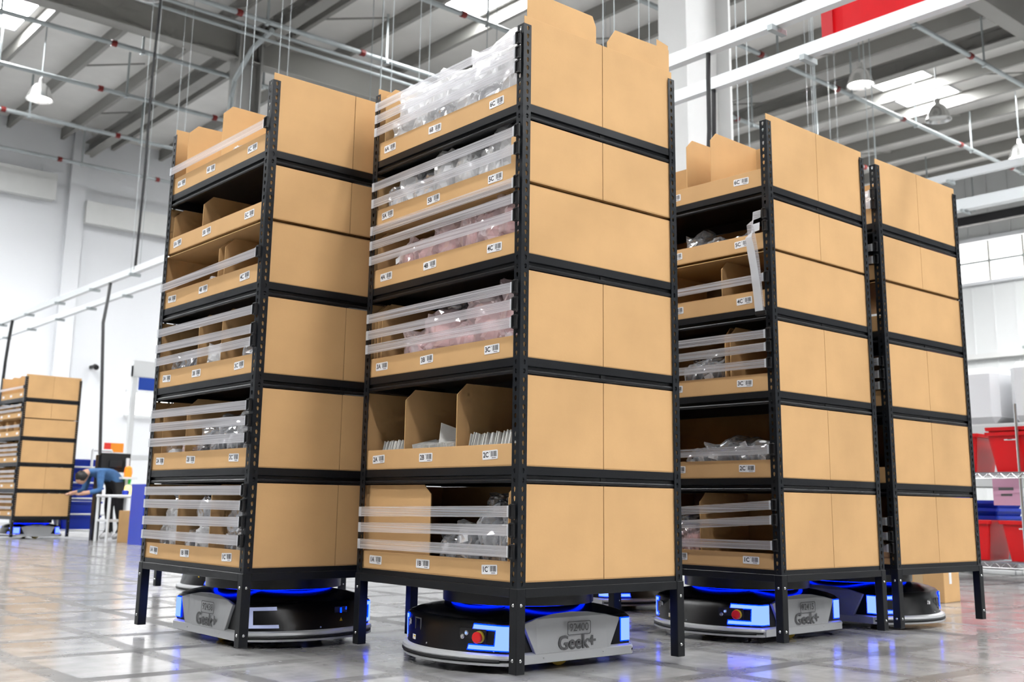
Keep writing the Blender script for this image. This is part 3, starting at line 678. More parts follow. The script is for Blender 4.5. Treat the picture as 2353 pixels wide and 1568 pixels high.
# loose straps hanging on rack C
def loose_strap(rk):
    s_ = ob('loose_strap', MB().path([(0, 0, 0), (0, 0, .001)], .0001, 3).mesh(), STRAP, rk)
    for k_, (zt, y0) in enumerate(((1.905, .055), (1.845, .058))):
        m = MB(); pts = [(-.010, .040, zt, .019), (-.022, .070, zt - .01, .019), (-.030, .088, zt - .05, .016), (-.026, .082, zt - .10, .019), (-.020, .070, zt - .2, .019), (-.018, .060, 1.55, .02), (-.016, .052, 1.445, .02)]
        for x, y, z, h in pts: m.v += [(x, y - h if z < zt - .04 else y, z if z < zt - .04 else z + h), (x - .004, y + h if z < zt - .04 else y, z if z < zt - .04 else z - h)]
        for i in range(len(pts) - 1): a = 2 * i; m.f.append((a, a + 2, a + 3, a + 1))
        ob('strap_tail', m.mesh(solid=.001), TABM if k_ else STRAP, s_, (-.004 * k_, .006 * k_, 0)); ob('clip', CLIP, None, s_, (0, 0, zt))
    ob('strap_clasp', boxm(-.026, .024, 1.425, -.010, .078, 1.447, .002), PLASTIC, s_)
loose_strap(C)

# card stacks in A level 2
CARDM = boxm(-.0012, -.06, 0, .0012, .06, .10); CARDM.materials.append(PAPER)
for n, (t0, t1, h, nm) in enumerate(((.775, .985, .0, 'left'), (.43, .70, .0, 'middle'), (.08, .375, .012, 'right'))):
    e = tag(empty('card_stack', M_ @ Vector((.128, (t0 + t1) / 2, LV[2] + .005)), A.rotation_euler.z), 'row of white cards in the %s compartment of the carton labelled 2A 2B 2C' % nm, 'cards', 'card stacks in the level 2 carton')
    k_ = 26; rr = random.Random(n)
    for i in range(k_):
        yy = t0 + (t1 - t0) * i / (k_ - 1) - (t0 + t1) / 2
        o = ob('card', CARDM, None, e, (rr.uniform(-.01, .01), yy, rr.uniform(.0, .010) + h), (R(rr.uniform(10, 16) * (-1 if n == 1 else 1)), 0, R(90 + rr.uniform(-3, 3))))
    if n == 1: ob('card', CARDM, None, e, (0, -.01, .075), (R(18), R(24), R(84)))

# bag loads
s = lambda hx, hy, hz: (hx, hy, hz)
bags(A, 6, WA, [(.13, .11, .10, s(.09, .09, .11), 'w'), (.28, .10, .10, s(.09, .11, .10), 'W'), (.44, .10, .10, s(.09, .11, .10), 'w'), (.60, .09, .10, s(.09, .11, .09), 'W'), (.76, .09, .10, s(.09, .11, .09), 'w'), (.91, .09, .10, s(.08, .08, .09), 'w'),
                (.15, .24, .14, s(.10, .11, .10), 'w'), (.32, .23, .14, s(.10, .13, .11), 'w'), (.50, .21, .14, s(.10, .12, .10), 'w'), (.67, .20, .14, s(.10, .12, .10), 'w'), (.84, .22, .13, s(.10, .11, .12), 'w'), (.40, .20, .25, s(.10, .14, .09), 'w'), (.72, .19, .25, s(.10, .14, .09), 'w')])
bags(A, 5, WA, [(.13, .15, .10, s(.08, .09, .11), 'w'), (.28, .13, .10, s(.08, .10, .10), 'w'), (.43, .13, .10, s(.08, .10, .10), 'w'), (.57, .15, .10, s(.08, .09, .12), 'w'), (.70, .10, .10, s(.08, .10, .09), 'W'), (.82, .13, .10, s(.08, .08, .11), 'w'), (.92, .10, .09, s(.07, .07, .09), 'W')])
bags(A, 4, WA, [(.12, .16, .10, s(.09, .09, .12), 'p'), (.26, .13, .10, s(.09, .10, .11), 'p'), (.40, .13, .10, s(.09, .10, .11), 'p'), (.55, .13, .10, s(.09, .11, .10), 'p'), (.70, .11, .10, s(.09, .10, .09), 'p'), (.84, .10, .10, s(.08, .09, .08), 'p'), (.34, .20, .15, s(.09, .11, .06), 'p'), (.55, .18, .15, s(.09, .11, .06), 'p')])
bags(A, 3, WA, [(.12, .20, .10, s(.09, .08, .11), 'p'), (.12, .08, .09, s(.08, .08, .09), 'p'), (.26, .13, .10, s(.09, .11, .11), 'p'), (.31, .21, .15, s(.09, .12, .08), 'p'), (.44, .10, .10, s(.09, .10, .09), 'p'), (.56, .14, .10, s(.09, .14, .11), 'p'), (.73, .09, .10, s(.08, .10, .08), 'p'), (.60, .22, .20, s(.09, .10, .07), 'G'), (.44, .235, .24, s(.08, .08, .07), 'd')])
bags(A, 1, WA, [(.11, .12, .12, s(.09, .08, .09), 'd'), (.24, .14, .12, s(.10, .09, .11), 'G'), (.37, .11, .13, s(.10, .09, .08), 'd'), (.49, .09, .15, s(.09, .07, .06), 'd'), (.14, .22, .17, s(.09, .08, .06), 'd'), (.28, .25, .2, s(.08, .08, .05), 'd')])
bags(B, 6, WB, [(.44, .09, .10, s(.06, .09, .02), 'w')])
bags(B, 4, WB, [(.62, .07, .10, s(.06, .06, .03), 'W'), (.18, .08, .12, s(.07, .07, .03), 'G'), (.06, .10, .10, s(.05, .03, .04), 'w')])
bags(B, 3, WB, [(.93, .08, .12, s(.08, .08, .08), 'd'), (.78, .09, .13, s(.09, .10, .08), 'd'), (.82, .14, .17, s(.08, .12, .05), 'd'), (.50, .11, .09, s(.06, .08, .05), 'w'), (.17, .09, .12, s(.09, .09, .07), 'd'), (.08, .13, .14, s(.08, .05, .07), 'd')])
bags(B, 2, WB, [(.13, .08, .12, s(.09, .08, .08), 'd'), (.28, .09, .12, s(.09, .09, .08), 'd'), (.44, .09, .12, s(.09, .10, .08), 'd'), (.58, .07, .12, s(.08, .07, .06), 'd'), (.15, .18, .14, s(.09, .11, .07), 'd'), (.33, .17, .14, s(.09, .10, .05), 'd'), (.52, .14, .14, s(.09, .11, .06), 'd'), (.73, .08, .10, s(.07, .07, .045), 'p'), (.95, .07, .10, s(.06, .05, .06), 'W')])
bags(B, 1, WB, [(.13, .08, .11, s(.09, .09, .08), 'g'), (.27, .08, .12, s(.09, .06, .07), 'G'), (.50, .08, .11, s(.09, .10, .08), 'g'), (.63, .07, .12, s(.09, .05, .06), 'G'), (.80, .09, .11, s(.09, .09, .08), 'g'), (.95, .08, .11, s(.09, .06, .08), 'G'),
                (.16, .18, .13, s(.09, .13, .09), 'G'), (.51, .19, .13, s(.09, .12, .10), 'G'), (.86, .18, .13, s(.09, .12, .08), 'g'), (.12, .26, .15, s(.08, .09, .06), 'd'), (.53, .25, .15, s(.08, .08, .05), 'd'), (.80, .25, .15, s(.08, .08, .05), 'G')])
bags(C, 5, WC, [(.50, .08, .12, s(.08, .06, .06), 'd'), (.38, .07, .14, s(.08, .06, .05), 'd'), (.22, .06, .12, s(.08, .06, .04), 'd')])
bags(C, 3, WC, [(.52, .09, .12, s(.08, .07, .08), 'd'), (.40, .10, .12, s(.08, .07, .07), 'd'), (.46, .15, .15, s(.08, .09, .05), 'd')])
bags(C, 2, WC, [(.50, .09, .12, s(.09, .08, .06), 'G'), (.36, .10, .13, s(.09, .09, .06), 'G'), (.20, .09, .12, s(.09, .09, .05), 'G'), (.08, .08, .12, s(.08, .06, .05), 'd'), (.30, .14, .18, s(.08, .10, .05), 'd')])
bags(C, 1, WC, [(.56, .10, .12, s(.09, .07, .08), 'p'), (.58, .19, .15, s(.08, .07, .06), 'd')])
bags(D, 6, WD, [(.12, .12, .10, s(.08, .08, .06), 'w')])

# the robots
FRONT = [(-1, 'control', .585, .121), (-1, 'port', -.47, .130), (-1, 'warn', -.49, .086), (-1, 'info', -.80, .132), (-1, 'screw', -.84, .084), (-1, 'screw', -.12, .080), (-1, 'screw', .86, .077)]
robot(2.952, 3.380, -.6, 'silver and black robot numbered 92400 under the nearest rack', '92400', FRONT)
robot(2.494, 4.540, -89.85, 'silver and black robot numbered 92438 under the left rack', '92438', [(1, 'slot', .38, .135), (1, 'tri', .36, .098), (1, 'screw', .0, .077), (1, 'screw', .75, .080)], off_end=True)
robot(4.462, 3.405, .85, 'silver and black robot numbered 92415 under the rack with loose straps', '92415', FRONT)
robot(5.440, 3.420, -90.3, 'silver and black robot under the rack beside the red bins', None, [(1, 'info', .18, .118), (1, 'port', .58, .112), (1, 'warn', .60, .082), (1, 'screw', .28, .077), (1, 'screw', .90, .080)])
robot(4.98, 4.89, -90, 'dark blue lit robot glimpsed behind the nearest rack, beyond its right leg', None)
robot(3.50, 6.72, 0, 'black robot end with small yellow mark behind the left rack', None, [(-1, 'tri', .3, .12), (-1, 'screw', .6, .08)])
robot(5.44, 17.54, 3, 'distant silver robot under the rack by the white wall', None)

# ------------------------------------------------------------------ overhead services
# cable trays running across the hall on threaded rods
def tray(x, z, ya, yb, lab, w_=.075, h=.10, per=1.686, y0=4.3, rods=True):
    t = tag(empty('cable_tray', (x, 0, z)), lab, 'cable tray', 'overhead galvanized trays')
    ob('channel', MB().prism([(-w_ / 2, 0), (w_ / 2, 0), (w_ / 2, h), (w_ / 2 - .012, h), (w_ / 2 - .012, .012), (-w_ / 2 + .012, .012), (-w_ / 2 + .012, h), (-w_ / 2, h)], 'y', ya, yb).mesh(), TRAY, t)
    br = MB().box(-w_ / 2 - .05, -.022, -.042, w_ / 2 + .05, .022, 0).mesh(); br.materials.append(GALV)
    rd = MB().tube((0, 0, -.05), (0, 0, ZR - z), (.0045), 5).mesh(); rd.materials.append(GALV)
    slot = MB().box(-w_ / 2 - .001, -.25, .03, -w_ / 2, .25, .034).mesh(); slot.materials.append(PURL)
    y = y0
    while y > ya: y -= per
    y += per; n_ = 0
    while y < yb:
        n_ += 1
        ob('bracket', br, None, t, (0, y, 0))
        if rods and n_ % 2 and y < 19 and min(abs(y - 7.95), abs(y - 18.9)) > .25:
            ob('threaded_rod', rd, None, t, (-w_ / 2 - .03, y, 0)); ob('threaded_rod', rd, None, t, (w_ / 2 + .03, y, 0))
        y += per
    return t
tray(6.17, 4.0, -2, 27.0, 'galvanized cable tray crossing above the racks, first of the near pair')
tray(6.78, 4.0, -2, 27.0, 'galvanized cable tray crossing above the racks, second of the near pair', y0=4.45)
tray(14.0, 5.1, 0, 20.0, 'galvanized cable tray over the right end rack, upper one', y0=7.0, per=2.2)
tray(15.6, 5.1, 0, 20.0, 'wide galvanized cable tray over the right end rack, lower one', w_=.16, h=.17, y0=7.6, per=2.2)
tag(ob('cable_bundle', MB().box(-.09, 5, 7.2, .09, 15.3, 7.45).mesh(), INK, None, (28.6, 0, 1.2)), 'black bundled duct along the clad wall above the windows', 'duct')
# red banner behind the tray
o = ob('red_banner', MB().loops([[(7.02 + .03 * math.sin(i * 1.7), 4.44 - i * .16, z) for z in (4.02, 4.6, 5.3)] for i in range(10)], False, False).mesh(), None)
bm = bmesh.new()
for i in range(10):
    for z in (4.22, 5.7): bm.verts.new((7.02 + .012 * math.sin(i * 1.9), 4.46 - i * .17, z))
bm.verts.ensure_lookup_table()
for i in range(9): bm.faces.new([bm.verts[j] for j in (2 * i, 2 * i + 2, 2 * i + 3, 2 * i + 1)])
bmesh.ops.solidify(bm, geom=bm.faces[:], thickness=.004); me = bpy.data.meshes.new('banner'); bm.to_mesh(me); bm.free(); me.materials.append(REDC); o.data = me
tag(o, 'bright red cloth banner hanging behind the overhead tray', 'banner')
ob('banner_hem', boxm(6.995, 4.36, 4.22, 7.0, 4.46, 5.7), P('red_hem', (.55, .008, .016), .6), o)
# black flexible conduits and drop cables
def cable(pts, r, name, lab, cat='cable', mat=INK): tag(ob(name, MB().path(pts, r, 8).mesh(smooth=True), mat), lab, cat)
cable([(6.16, 4.92, 4.0), (6.165, 4.93, 3.8), (6.175, 4.94, 3.4), (6.17, 4.96, 3.0), (6.17, 4.97, 2.6)], .017, 'black_conduit', 'black flexible conduit dropping from the near tray, first of two')
cable([(6.77, 5.36, 4.0), (6.775, 5.37, 3.7), (6.77, 5.38, 3.2), (6.77, 5.39, 2.6)], .019, 'black_conduit', 'black flexible conduit dropping from the near tray, second of two')
cable([(6.15, 16.06, 4.05), (6.16, 16.02, 5.5), (6.13, 15.97, 7.2), (6.15, 15.92, 8.8), (6.15, 15.9, ZR - .35)], .022, 'black_cable', 'long black cable rising from the tray to the roof at upper left')
cable([(6.17, 17.1, 4.0), (6.12, 17.02, 3.7), (6.02, 16.85, 3.3), (5.99, 16.6, 2.4), (5.98, 16.38, 1.25)], .026, 'black_cable', 'black drop cable running down to the workstation monitor')
cable([(6.17, 22.2, 4.0), (6.14, 22.2, 3.6), (6.12, 22.2, 3.2), (6.10, 22.2, 2.2)], .03, 'black_cable', 'black drop cable above the distant rack at far left')
# sprinkler pipes
CPL = MB().tube((-.05, 0, 0), (.05, 0, 0), .062, 10).mesh(); CPL.materials.append(REDK)
HNG = MB().box(-.02, -.012, .03, .02, .012, ZR - 9.0 - .28).box(-.03, -.05, -.06, .03, .05, -.035).mesh(); HNG.materials.append(GALV)
for i, y in enumerate((6.2, 8.9, 11.5, 13.95, 16.55, 19.35, 21.8, 24.5, 27.3)):
    p = tag(empty('sprinkler_pipe', (0, y, 9.0)), 'galvanized sprinkler pipe with red couplings, %s counted back to the white wall' % ORD[i], 'pipe', 'overhead sprinkler pipes')
    ob('pipe_run', MB().tube((0, 0, 0), (29, 0, 0), .045, 10).mesh(smooth=True), GALV, p)
    if i in (4,): ob('branch_pipe', MB().tube((0, .28, -.05), (16, .28, -.05), .03, 8).tube((0, .5, -.1), (16, .5, -.1), .03, 8).mesh(smooth=True), GALV, p)
    for k_ in range(11):
        x = 2.2 + k_ * 2.55 + (.9 if i % 2 else 0) + (i % 3) * .5
        ob('coupling', CPL, None, p, (x, 0, 0)); ob('hanger', HNG, None, p, (x + .55, 0, 0))
cable([(8.55, 16.75, 8.97), (8.6, 17.6, 8.9), (8.62, 18.3, 8.5), (8.65, 18.45, 8.2), (8.7, 18.6, 7.0), (8.7, 18.6, 4.0)], .05, 'bent_pipe', 'bent grey pipe running down the grey steel column', 'pipe', GALV)
# vertical rods hanging in the right bays
rodm = MB().tube((0, 0, 0), (0, 0, 5.48), .008, 6).mesh(); rodm.materials.append(GALV)
for i, (x, y) in enumerate(((11.0, 8.32), (11.2, 8.3), (13.2, 8.6), (13.4, 8.7), (16.0, 9.4), (16.2, 9.4), (10.2, 12.6), (10.4, 12.6), (9.7, 15.2), (9.9, 15.2))):
    tag(ob('hanger_rod', rodm, None, None, (x, y, ZR - .28 - 5.2)), 'thin galvanized rod hanging from the roof, %s of its row' % ORD[i], 'rod', 'thin hanging rods')
# high bay lamps
LH = MB().lathe([(.03, .46), (.05, .44), (.06, .34), (.105, .31), (.165, .25), (.205, .16), (.235, .06), (.258, .0), (.268, -.02), (.252, -.02), (.225, .06), (.19, .16), (.15, .24), (.05, .29)], 28).mesh(smooth=True); LH.materials.append(ALU)
LB = MB().lathe([(0, .02), (.21, .035), (.15, .12), (0, .14)], 20).mesh(smooth=True)
LBon, LBoff = LB, LB.copy(); LBon.materials.append(BULB); LBoff.materials.append(P('lamp_glass_off', (.6, .6, .58), .15, metal=.3))
for i, (x, y, on, lab) in enumerate(((6.25, 22.25, 1, 'lit white bell lamp hanging at the upper left'), (6.02, 16.2, 0, 'unlit bell lamp at the top edge beside the long cable'), (17.8, 10.55, 1, 'lit bell lamp below the red banner'), (20.65, 10.5, 0, 'unlit metal bell lamp right of the lit one'), (24.4, 10.5, 1, 'lit bell lamp at the right edge above the end rack'))):
    z = 8.62; l_ = tag(empty('high_bay_lamp', (x, y, z)), lab, 'lamp', 'bell shaped roof lamps')
    ob('lamp_shade', LH, None, l_); ob('bulb', LBon if on else LBoff, None, l_); ob('suspension_cord', MB().tube((0, 0, .45), (0, 0, ZR - z), .012, 6).mesh(), GALV, l_)
    if on:
        ld = bpy.data.lights.new('lamp_light', 'AREA'); ld.shape = 'DISK'; ld.size = .4; ld.energy = LAMP_W * (.5 if x < 10 else 1); lo = bpy.data.objects.new('lamp_light', ld); COL.objects.link(lo); lo.parent = l_; lo.location = (0, 0, -.03)

# ------------------------------------------------------------------ right side: wire shelf with bins, wrapped goods
def bin_mesh(w_, d, h, t=.006, lipw=.02):
    def rr(s_, z): return [(x * s_, y, z) for x, y in rrect(w_, d, .03, 3)]
    def ring_(sc, z, e=0): return [(x, y, z) for x, y in rrect(w_ * sc + e, d * sc + e, .03 * sc, 3)]
    return MB().loops([ring_(.80, 0), ring_(.98, h - .03), ring_(.98, h - .03, lipw * 2), ring_(1.0, h, lipw * 2), ring_(1.0, h, -.004), ring_(.97, h - .04, -t * 2), ring_(.80, .008, -t * 2)]).mesh()
def wire_shelf():
    s_ = tag(empty('wire_shelf', (9.45, 3.11, 0)), 'chrome wire shelving unit holding the red bins', 'shelf')
    for x in (0, .6):
        for y in (0, 1.18, 2.4): 
            p = ob('post', MB().tube((x, y, .10), (x, y, 1.52), .014, 8).mesh(), CHROME, s_)
    cst = MB().tube((0, -.012, .045), (0, .012, .045), .045, 14).box(-.02, -.02, .05, .02, .02, .10).mesh(); cst.materials.append(RUBBER)
    for x in (0, .6):
        for y in (0, 2.4): ob('caster', cst, None, s_, (x, y, 0))
    for z in (.17, .93):
        dk = ob('wire_deck', MB().box(-.015, 0, z - .005, .015, 2.4, z + .005).box(.585, 0, z - .005, .615, 2.4, z + .005).mesh(), CHROME, s_)
        m = MB()
        for i in range(60): m.tube((0, .02 + i * .04, z), (.6, .02 + i * .04, z), .003, 5)
        q = ob('wire_grid', m.mesh(), CHROME, dk); q['kind'] = 'stuff'
        m = MB(); pts = [(-.012, i * .05, z + (.0 if i % 2 else -.045)) for i in range(49)]
        for a, b in zip(pts, pts[1:]): m.tube(a, b, .003, 5)
        m.tube((-.012, 0, z - .048), (-.012, 2.4, z - .048), .004, 5); ob('wire_edge', m.mesh(), CHROME, dk)
wire_shelf()
RBM = bin_mesh(.40, .56, .34); RBM.materials.append(REDB); BLM = bin_mesh(.42, .58, .14); BLM.materials.append(BLUEB); RTALL = bin_mesh(.40, .56, .33); RTALL.materials.append(REDB)
BINL = MB().prism(rrect(.10, .034, .003, 2), 'z', 0, .001).mesh(); BINL.materials.append(STICK); BINP = MB().box(-.035, -.002, .001, .035, .010, .0013).box(-.02, -.011, .001, .02, -.006, .0013).mesh(); BINP.materials.append(INK)
def red_bin(x, y, z, lab, a=0, stick=True):
    o = tag(ob('red_bin', RBM, None, None, (x, y, z), (0, 0, R(90 + a))), lab, 'bin', 'red bins on the wire shelf')
    if stick:
        l_ = ob('label_plate', BINL, None, o, (0, .268, .285), (R(84), 0, R(180))); ob('print', BINP, None, l_)
    return o
red_bin(9.75, 4.37, .94, 'red bin with white label on the upper wire shelf, right of the end rack'); red_bin(9.75, 4.90, .94, 'red bin on the upper wire shelf half hidden by the end rack', 5); red_bin(9.75, 3.84, .94, 'red bin at the outer end of the upper wire shelf')
for i, y in enumerate((4.37,)): o = red_bin(9.76, y, .985, 'second red bin nested in the labelled one on the upper shelf', 0, False)
red_bin(9.75, 4.30, .18, 'red bin with white label on the lower wire shelf'); red_bin(9.75, 4.83, .18, 'red bin on the lower wire shelf beside the end rack', 4); red_bin(9.75, 5.36, .18, 'red bin on the lower wire shelf seen under the end rack', 0)
for i in range(4):
    tag(ob('blue_bin', BLM, None, None, (10.9, 5.28, .34 + i * .075), (0, 0, R(88 + i))), 'blue nested bin, %s from the bottom of the stack behind the red bins' % ORD[i], 'bin', 'blue nested bins')
    tag(ob('blue_bin', BLM, None, None, (10.9, 5.80, .36 + i * .085), (0, 0, R(92 - i))), 'blue nested bin, %s from the bottom of the second stack behind the end rack' % ORD[i], 'bin', 'blue nested bins')
tag(ob('bin_dolly', boxm(10.6, 4.9, .05, 11.2, 6.2, .335, .01), P('dolly_grey', (.3, .31, .32), .5)), 'grey dolly carrying the stacked blue bins', 'dolly')
sh = tag(ob('pink_sheet', boxm(-.001, -.125, -.10, .001, .125, .13), P('pink_paper', (.62, .34, .48), .6), None, (9.60, 4.49, .752), (0, 0, R(-6))), 'pink printed paper sheet hanging under the upper wire shelf', 'paper')
ob('print', MB().box(-.0025, -.07, .03, -.0015, .07, .055).box(-.0025, -.055, -.02, -.0015, .05, .0).mesh(), GREYTXT, sh)
tag(ob('mesh_cage', MB().box(11.6, 4.2, .12, 11.63, 5.4, .16).mesh(), GALV), 'grey wire cage behind the blue bins', 'cage')
m = MB()
for i in range(18): m.tube((11.6, 4.2 + i * .07, .0), (11.6, 4.2 + i * .07, .85), .006, 5)
for i in range(9): m.tube((11.6, 4.2, .05 + i * .1), (11.6, 5.42, .05 + i * .1), .006, 5)
o = ob('wire_panel', m.mesh(), GALV, bpy.data.objects['mesh_cage']); o['kind'] = 'stuff'
bx = tag(empty('shipping_box', (7.08, 3.90, 0), R(6)), 'closed cardboard box with white label on the floor behind the end robot', 'box')
ob('body', boxm(-.13, -.17, 0, .13, .17, .205, .003), CARD, bx); tp = ob('tape', boxm(-.131, -.03, .10, .1315, .03, .2062), P('clear_tape', (.58, .42, .24), .2), bx); ob('label_plate', boxm(-.045, -.1722, .12, -.005, -.1705, .204), STICK, bx)
# pallet rack with white wrapped goods behind
pr = tag(empty('pallet_rack', (13.2, 4.4, 0)), 'grey pallet rack carrying white wrapped goods at the right', 'rack')
for y in (0, 2.7, 5.4):
    for x in (0, .9): ob('upright', boxm(x, y, 0, x + .08, y + .08, 3.2), GALV, pr)
for z in (.9, 1.52):
    for x in (0, .9): ob('beam', boxm(x, 0, z, x + .05, 5.4, z + .12), P('pale_beam', (.62, .64, .64), .5), pr)
    ob('shelf_panel', boxm(0, 0, z + .12, .95, 5.4, z + .14), COLW, pr)
WRAP = P('white_wrap', (.86, .87, .89), .35, bump=.5, bscale=6)
for i, (y, l, h) in enumerate(((4.9, 1.15, .74), (6.2, 1.15, .70), (7.5, 1.1, .78), (8.6, 1.0, .66))):
    tag(ob('wrapped_goods', MB().box(13.2, y, 1.665, 14.1, y + l, 1.665 + h).mesh(bevel=.08), WRAP), 'white film wrapped goods on the pallet rack, %s from the right' % ORD[i], 'goods', 'white wrapped goods')
for i, (y, l, h) in enumerate(((4.6, 1.2, .4), (6.0, 1.3, .38), (7.6, 1.2, .42))):
    tag(ob('white_carton', MB().box(13.25, y, 1.045, 14.05, y + l, 1.045 + h).mesh(bevel=.02), WALLW), 'white carton on the lower pallet rack tier, %s from the right' % ORD[i], 'carton', 'white cartons')
fl = tag(empty('wall_floodlight', (X1, 12.9, 5.0)), 'small grey floodlight on the clad wall ledge', 'lamp')
ob('body', boxm(-.35, -.18, -.22, -.15, .18, .02, .02), GALV, fl); ob('arm', boxm(-.2, -.5, .02, -.1, .3, .08), GALV, fl)

# ------------------------------------------------------------------ left side: workstation, person, trolleys
def tubes(pts_list, r, seg=8):
    m = MB()
    for a, b in pts_list: m.tube(a, b, r, seg)
    return m.mesh()
ws = tag(empty('monitor_stand', (5.98, 16.35, 0)), 'black pole stand with a dark monitor at the workstation', 'monitor')
ob('pole', boxm(-.05, -.05, 0, .05, .05, 1.24), PLASTIC, ws); mo = ob('monitor_housing', boxm(-.02, -.10, .99, .42, -.055, 1.27, .006), PLASTIC, ws); ob('rear_vent', boxm(.10, -.125, 1.05, .30, -.10, 1.17, .01), SCREEN, mo); ob('arm', boxm(0, -.055, 1.10, .2, .02, 1.16), PLASTIC, ws)
ct = tag(empty('work_cart', (5.80, 15.50, 0)), 'white tube frame work cart in front of the bending person', 'cart')
ob('table_top', boxm(.02, -.02, .62, .62, .45, .66, .01), WTUBE, ct); ob('lower_shelf', boxm(.04, 0, .28, .60, .43, .31), WTUBE, ct)
for x in (.05, .59):
    for y in (.0, .43): ob('leg', tubes([((x, y, 0), (x, y, .62))], .022), WTUBE, ct)
for i, (x, y, h, mt, lb) in enumerate(((.46, .1, .10, YEL, 'small yellow container on the work cart'), (.35, .2, .05, BLUEB, 'small blue tray on the work cart'))):
    tag(ob('cart_container', MB().lathe([(0, 0), (.045, 0), (.05, h), (.03, h + .015), (0, h + .015)], 14).mesh(), mt, None, (5.80 + x, 15.50 + y, .66)), lb, 'container')
sg = tag(ob('wall_sign', boxm(0, 0, 0, .34, .02, .16), P('orange_sign', (.85, .28, .01), .5), None, (7.0, 19.0, 1.40)), 'orange and red sign above the monitor', 'sign')
ob('red_part', boxm(0, -.005, 0, .11, .0, .16), P('red_sign', (.75, .03, .02), .5), sg); ob('sign_post', boxm(.15, .021, -1.40, .19, .05, .16), WTUBE, sg)
tag(ob('brown_box', boxm(0, 0, 0, .20, .2, .44, .004), CARD2, None, (5.93, 15.30, 0), (0, 0, R(-20))), 'tall brown cardboard box standing beside the work cart', 'box')
# blue crate trolley (left) and blue panel trolley (right)
tr = tag(empty('crate_trolley', (5.75, 17.3, 0)), 'white tube trolley loaded with blue crates beside the distant rack', 'trolley')
for x in (0, .75):
    for y in (0, .5): ob('post', tubes([((x, y, .08), (x, y, 1.35))], .02), WTUBE, tr)
for z in (.12, .36, .60, .84, 1.08): ob('rail', tubes([((0, 0, z), (.75, 0, z)), ((0, .5, z), (.75, .5, z)), ((0, 0, z), (0, .5, z)), ((.75, 0, z), (.75, .5, z))], .014), WTUBE, tr)
ob('top_handle', tubes([((.45, 0, 1.35), (.75, 0, 1.35)), ((.45, 0, 1.35), (.45, 0, 1.0))], .02), WTUBE, tr)
for i in range(5):
    tag(ob('blue_crate', bin_mesh(.62, .42, .21), BLUEB, None, (6.12, 17.56, .13 + i * .215)), 'blue crate on the trolley, %s from the bottom' % ORD[i], 'crate', 'blue crates on the trolley')
tr2 = tag(empty('panel_trolley', (5.89, 14.38, 0)), 'white framed trolley with blue side panels next to the left rack', 'trolley')
ob('blue_panel', boxm(0, 0, 0, .04, .45, .80), BLUEB, tr2); ob('blue_panel', boxm(.30, 0, 0, .34, .45, .80), BLUEB, tr2)
fr2 = MB()
for a, b in (((.05, 0, .03), (.27, 0, .03)), ((.05, 0, .03), (.07, 0, .8)), ((.27, 0, .03), (.25, 0, .8)), ((.07, 0, .8), (.16, 0, .88)), ((.25, 0, .8), (.16, 0, .88)), ((.10, 0, .05), (.22, 0, .75))): fr2.tube(a, b, .022)
ob('white_frame', fr2.mesh(), WTUBE, tr2)
# portal gate with blue sign behind the left rack
pg = tag(empty('portal_gate', (8.18, 21.0, 0)), 'pale metal portal frame with a blue sign behind the left rack', 'portal')
ob('post', boxm(0, 0, 0, .10, .1, 3.2), WTUBE, pg); ob('post', boxm(1.6, 0, 0, 1.7, .1, 3.2), WTUBE, pg); ob('header_panel', boxm(0, -.01, 2.98, 1.7, .11, 3.30), WTUBE, pg); ob('blue_sign', boxm(.12, -.03, 2.72, 1.55, 0, 2.97), P('blue_sign', (.005, .06, .42), .4), pg)
ob('mid_rail', boxm(.1, 0, 1.35, 1.6, .08, 1.45), WTUBE, pg); ob('mid_rail', boxm(.1, 0, .75, 1.6, .08, .85), WTUBE, pg)
# small markers; the orange and yellow ones have emission
for i, (x, y, z, mt, lb) in enumerate(((6.30, 16.05, .92, P('orange_plastic', (.9, .18, .01), .4, emit=(1, .25, .02), estr=.8), 'orange stack of parts above the brown box'), (6.36, 16.22, .82, P('green_plastic', (.02, .6, .05), .4), 'bright green tag behind the trolley'), (6.27, 15.93, .64, P('pale_yellow', (.9, .75, .2), .4, emit=(1, .8, .3), estr=1.2), 'glowing yellow lamp above the brown box'))):
    tag(ob('signal_block', MB().lathe([(0, 0), (.05, 0), (.06, .06), (.05, .14), (.02, .16), (0, .16)], 12).mesh(smooth=True), mt, None, (x, y, z)), lb, 'marker')
st = tag(empty('parts_stand', (6.32, 16.03, 0)), 'thin white stand holding the small bright markers', 'stand')
ob('post', boxm(-.02, .1, 0, .02, .14, 1.2), WTUBE, st); ob('shelf_panel', boxm(-.12, -.05, .89, .10, .14, .92), WTUBE, st); ob('shelf_panel', boxm(-.12, -.2, .615, .14, .1, .64), WTUBE, st); ob('shelf_panel', boxm(-.02, .12, .79, .14, .25, .82), WTUBE, st)

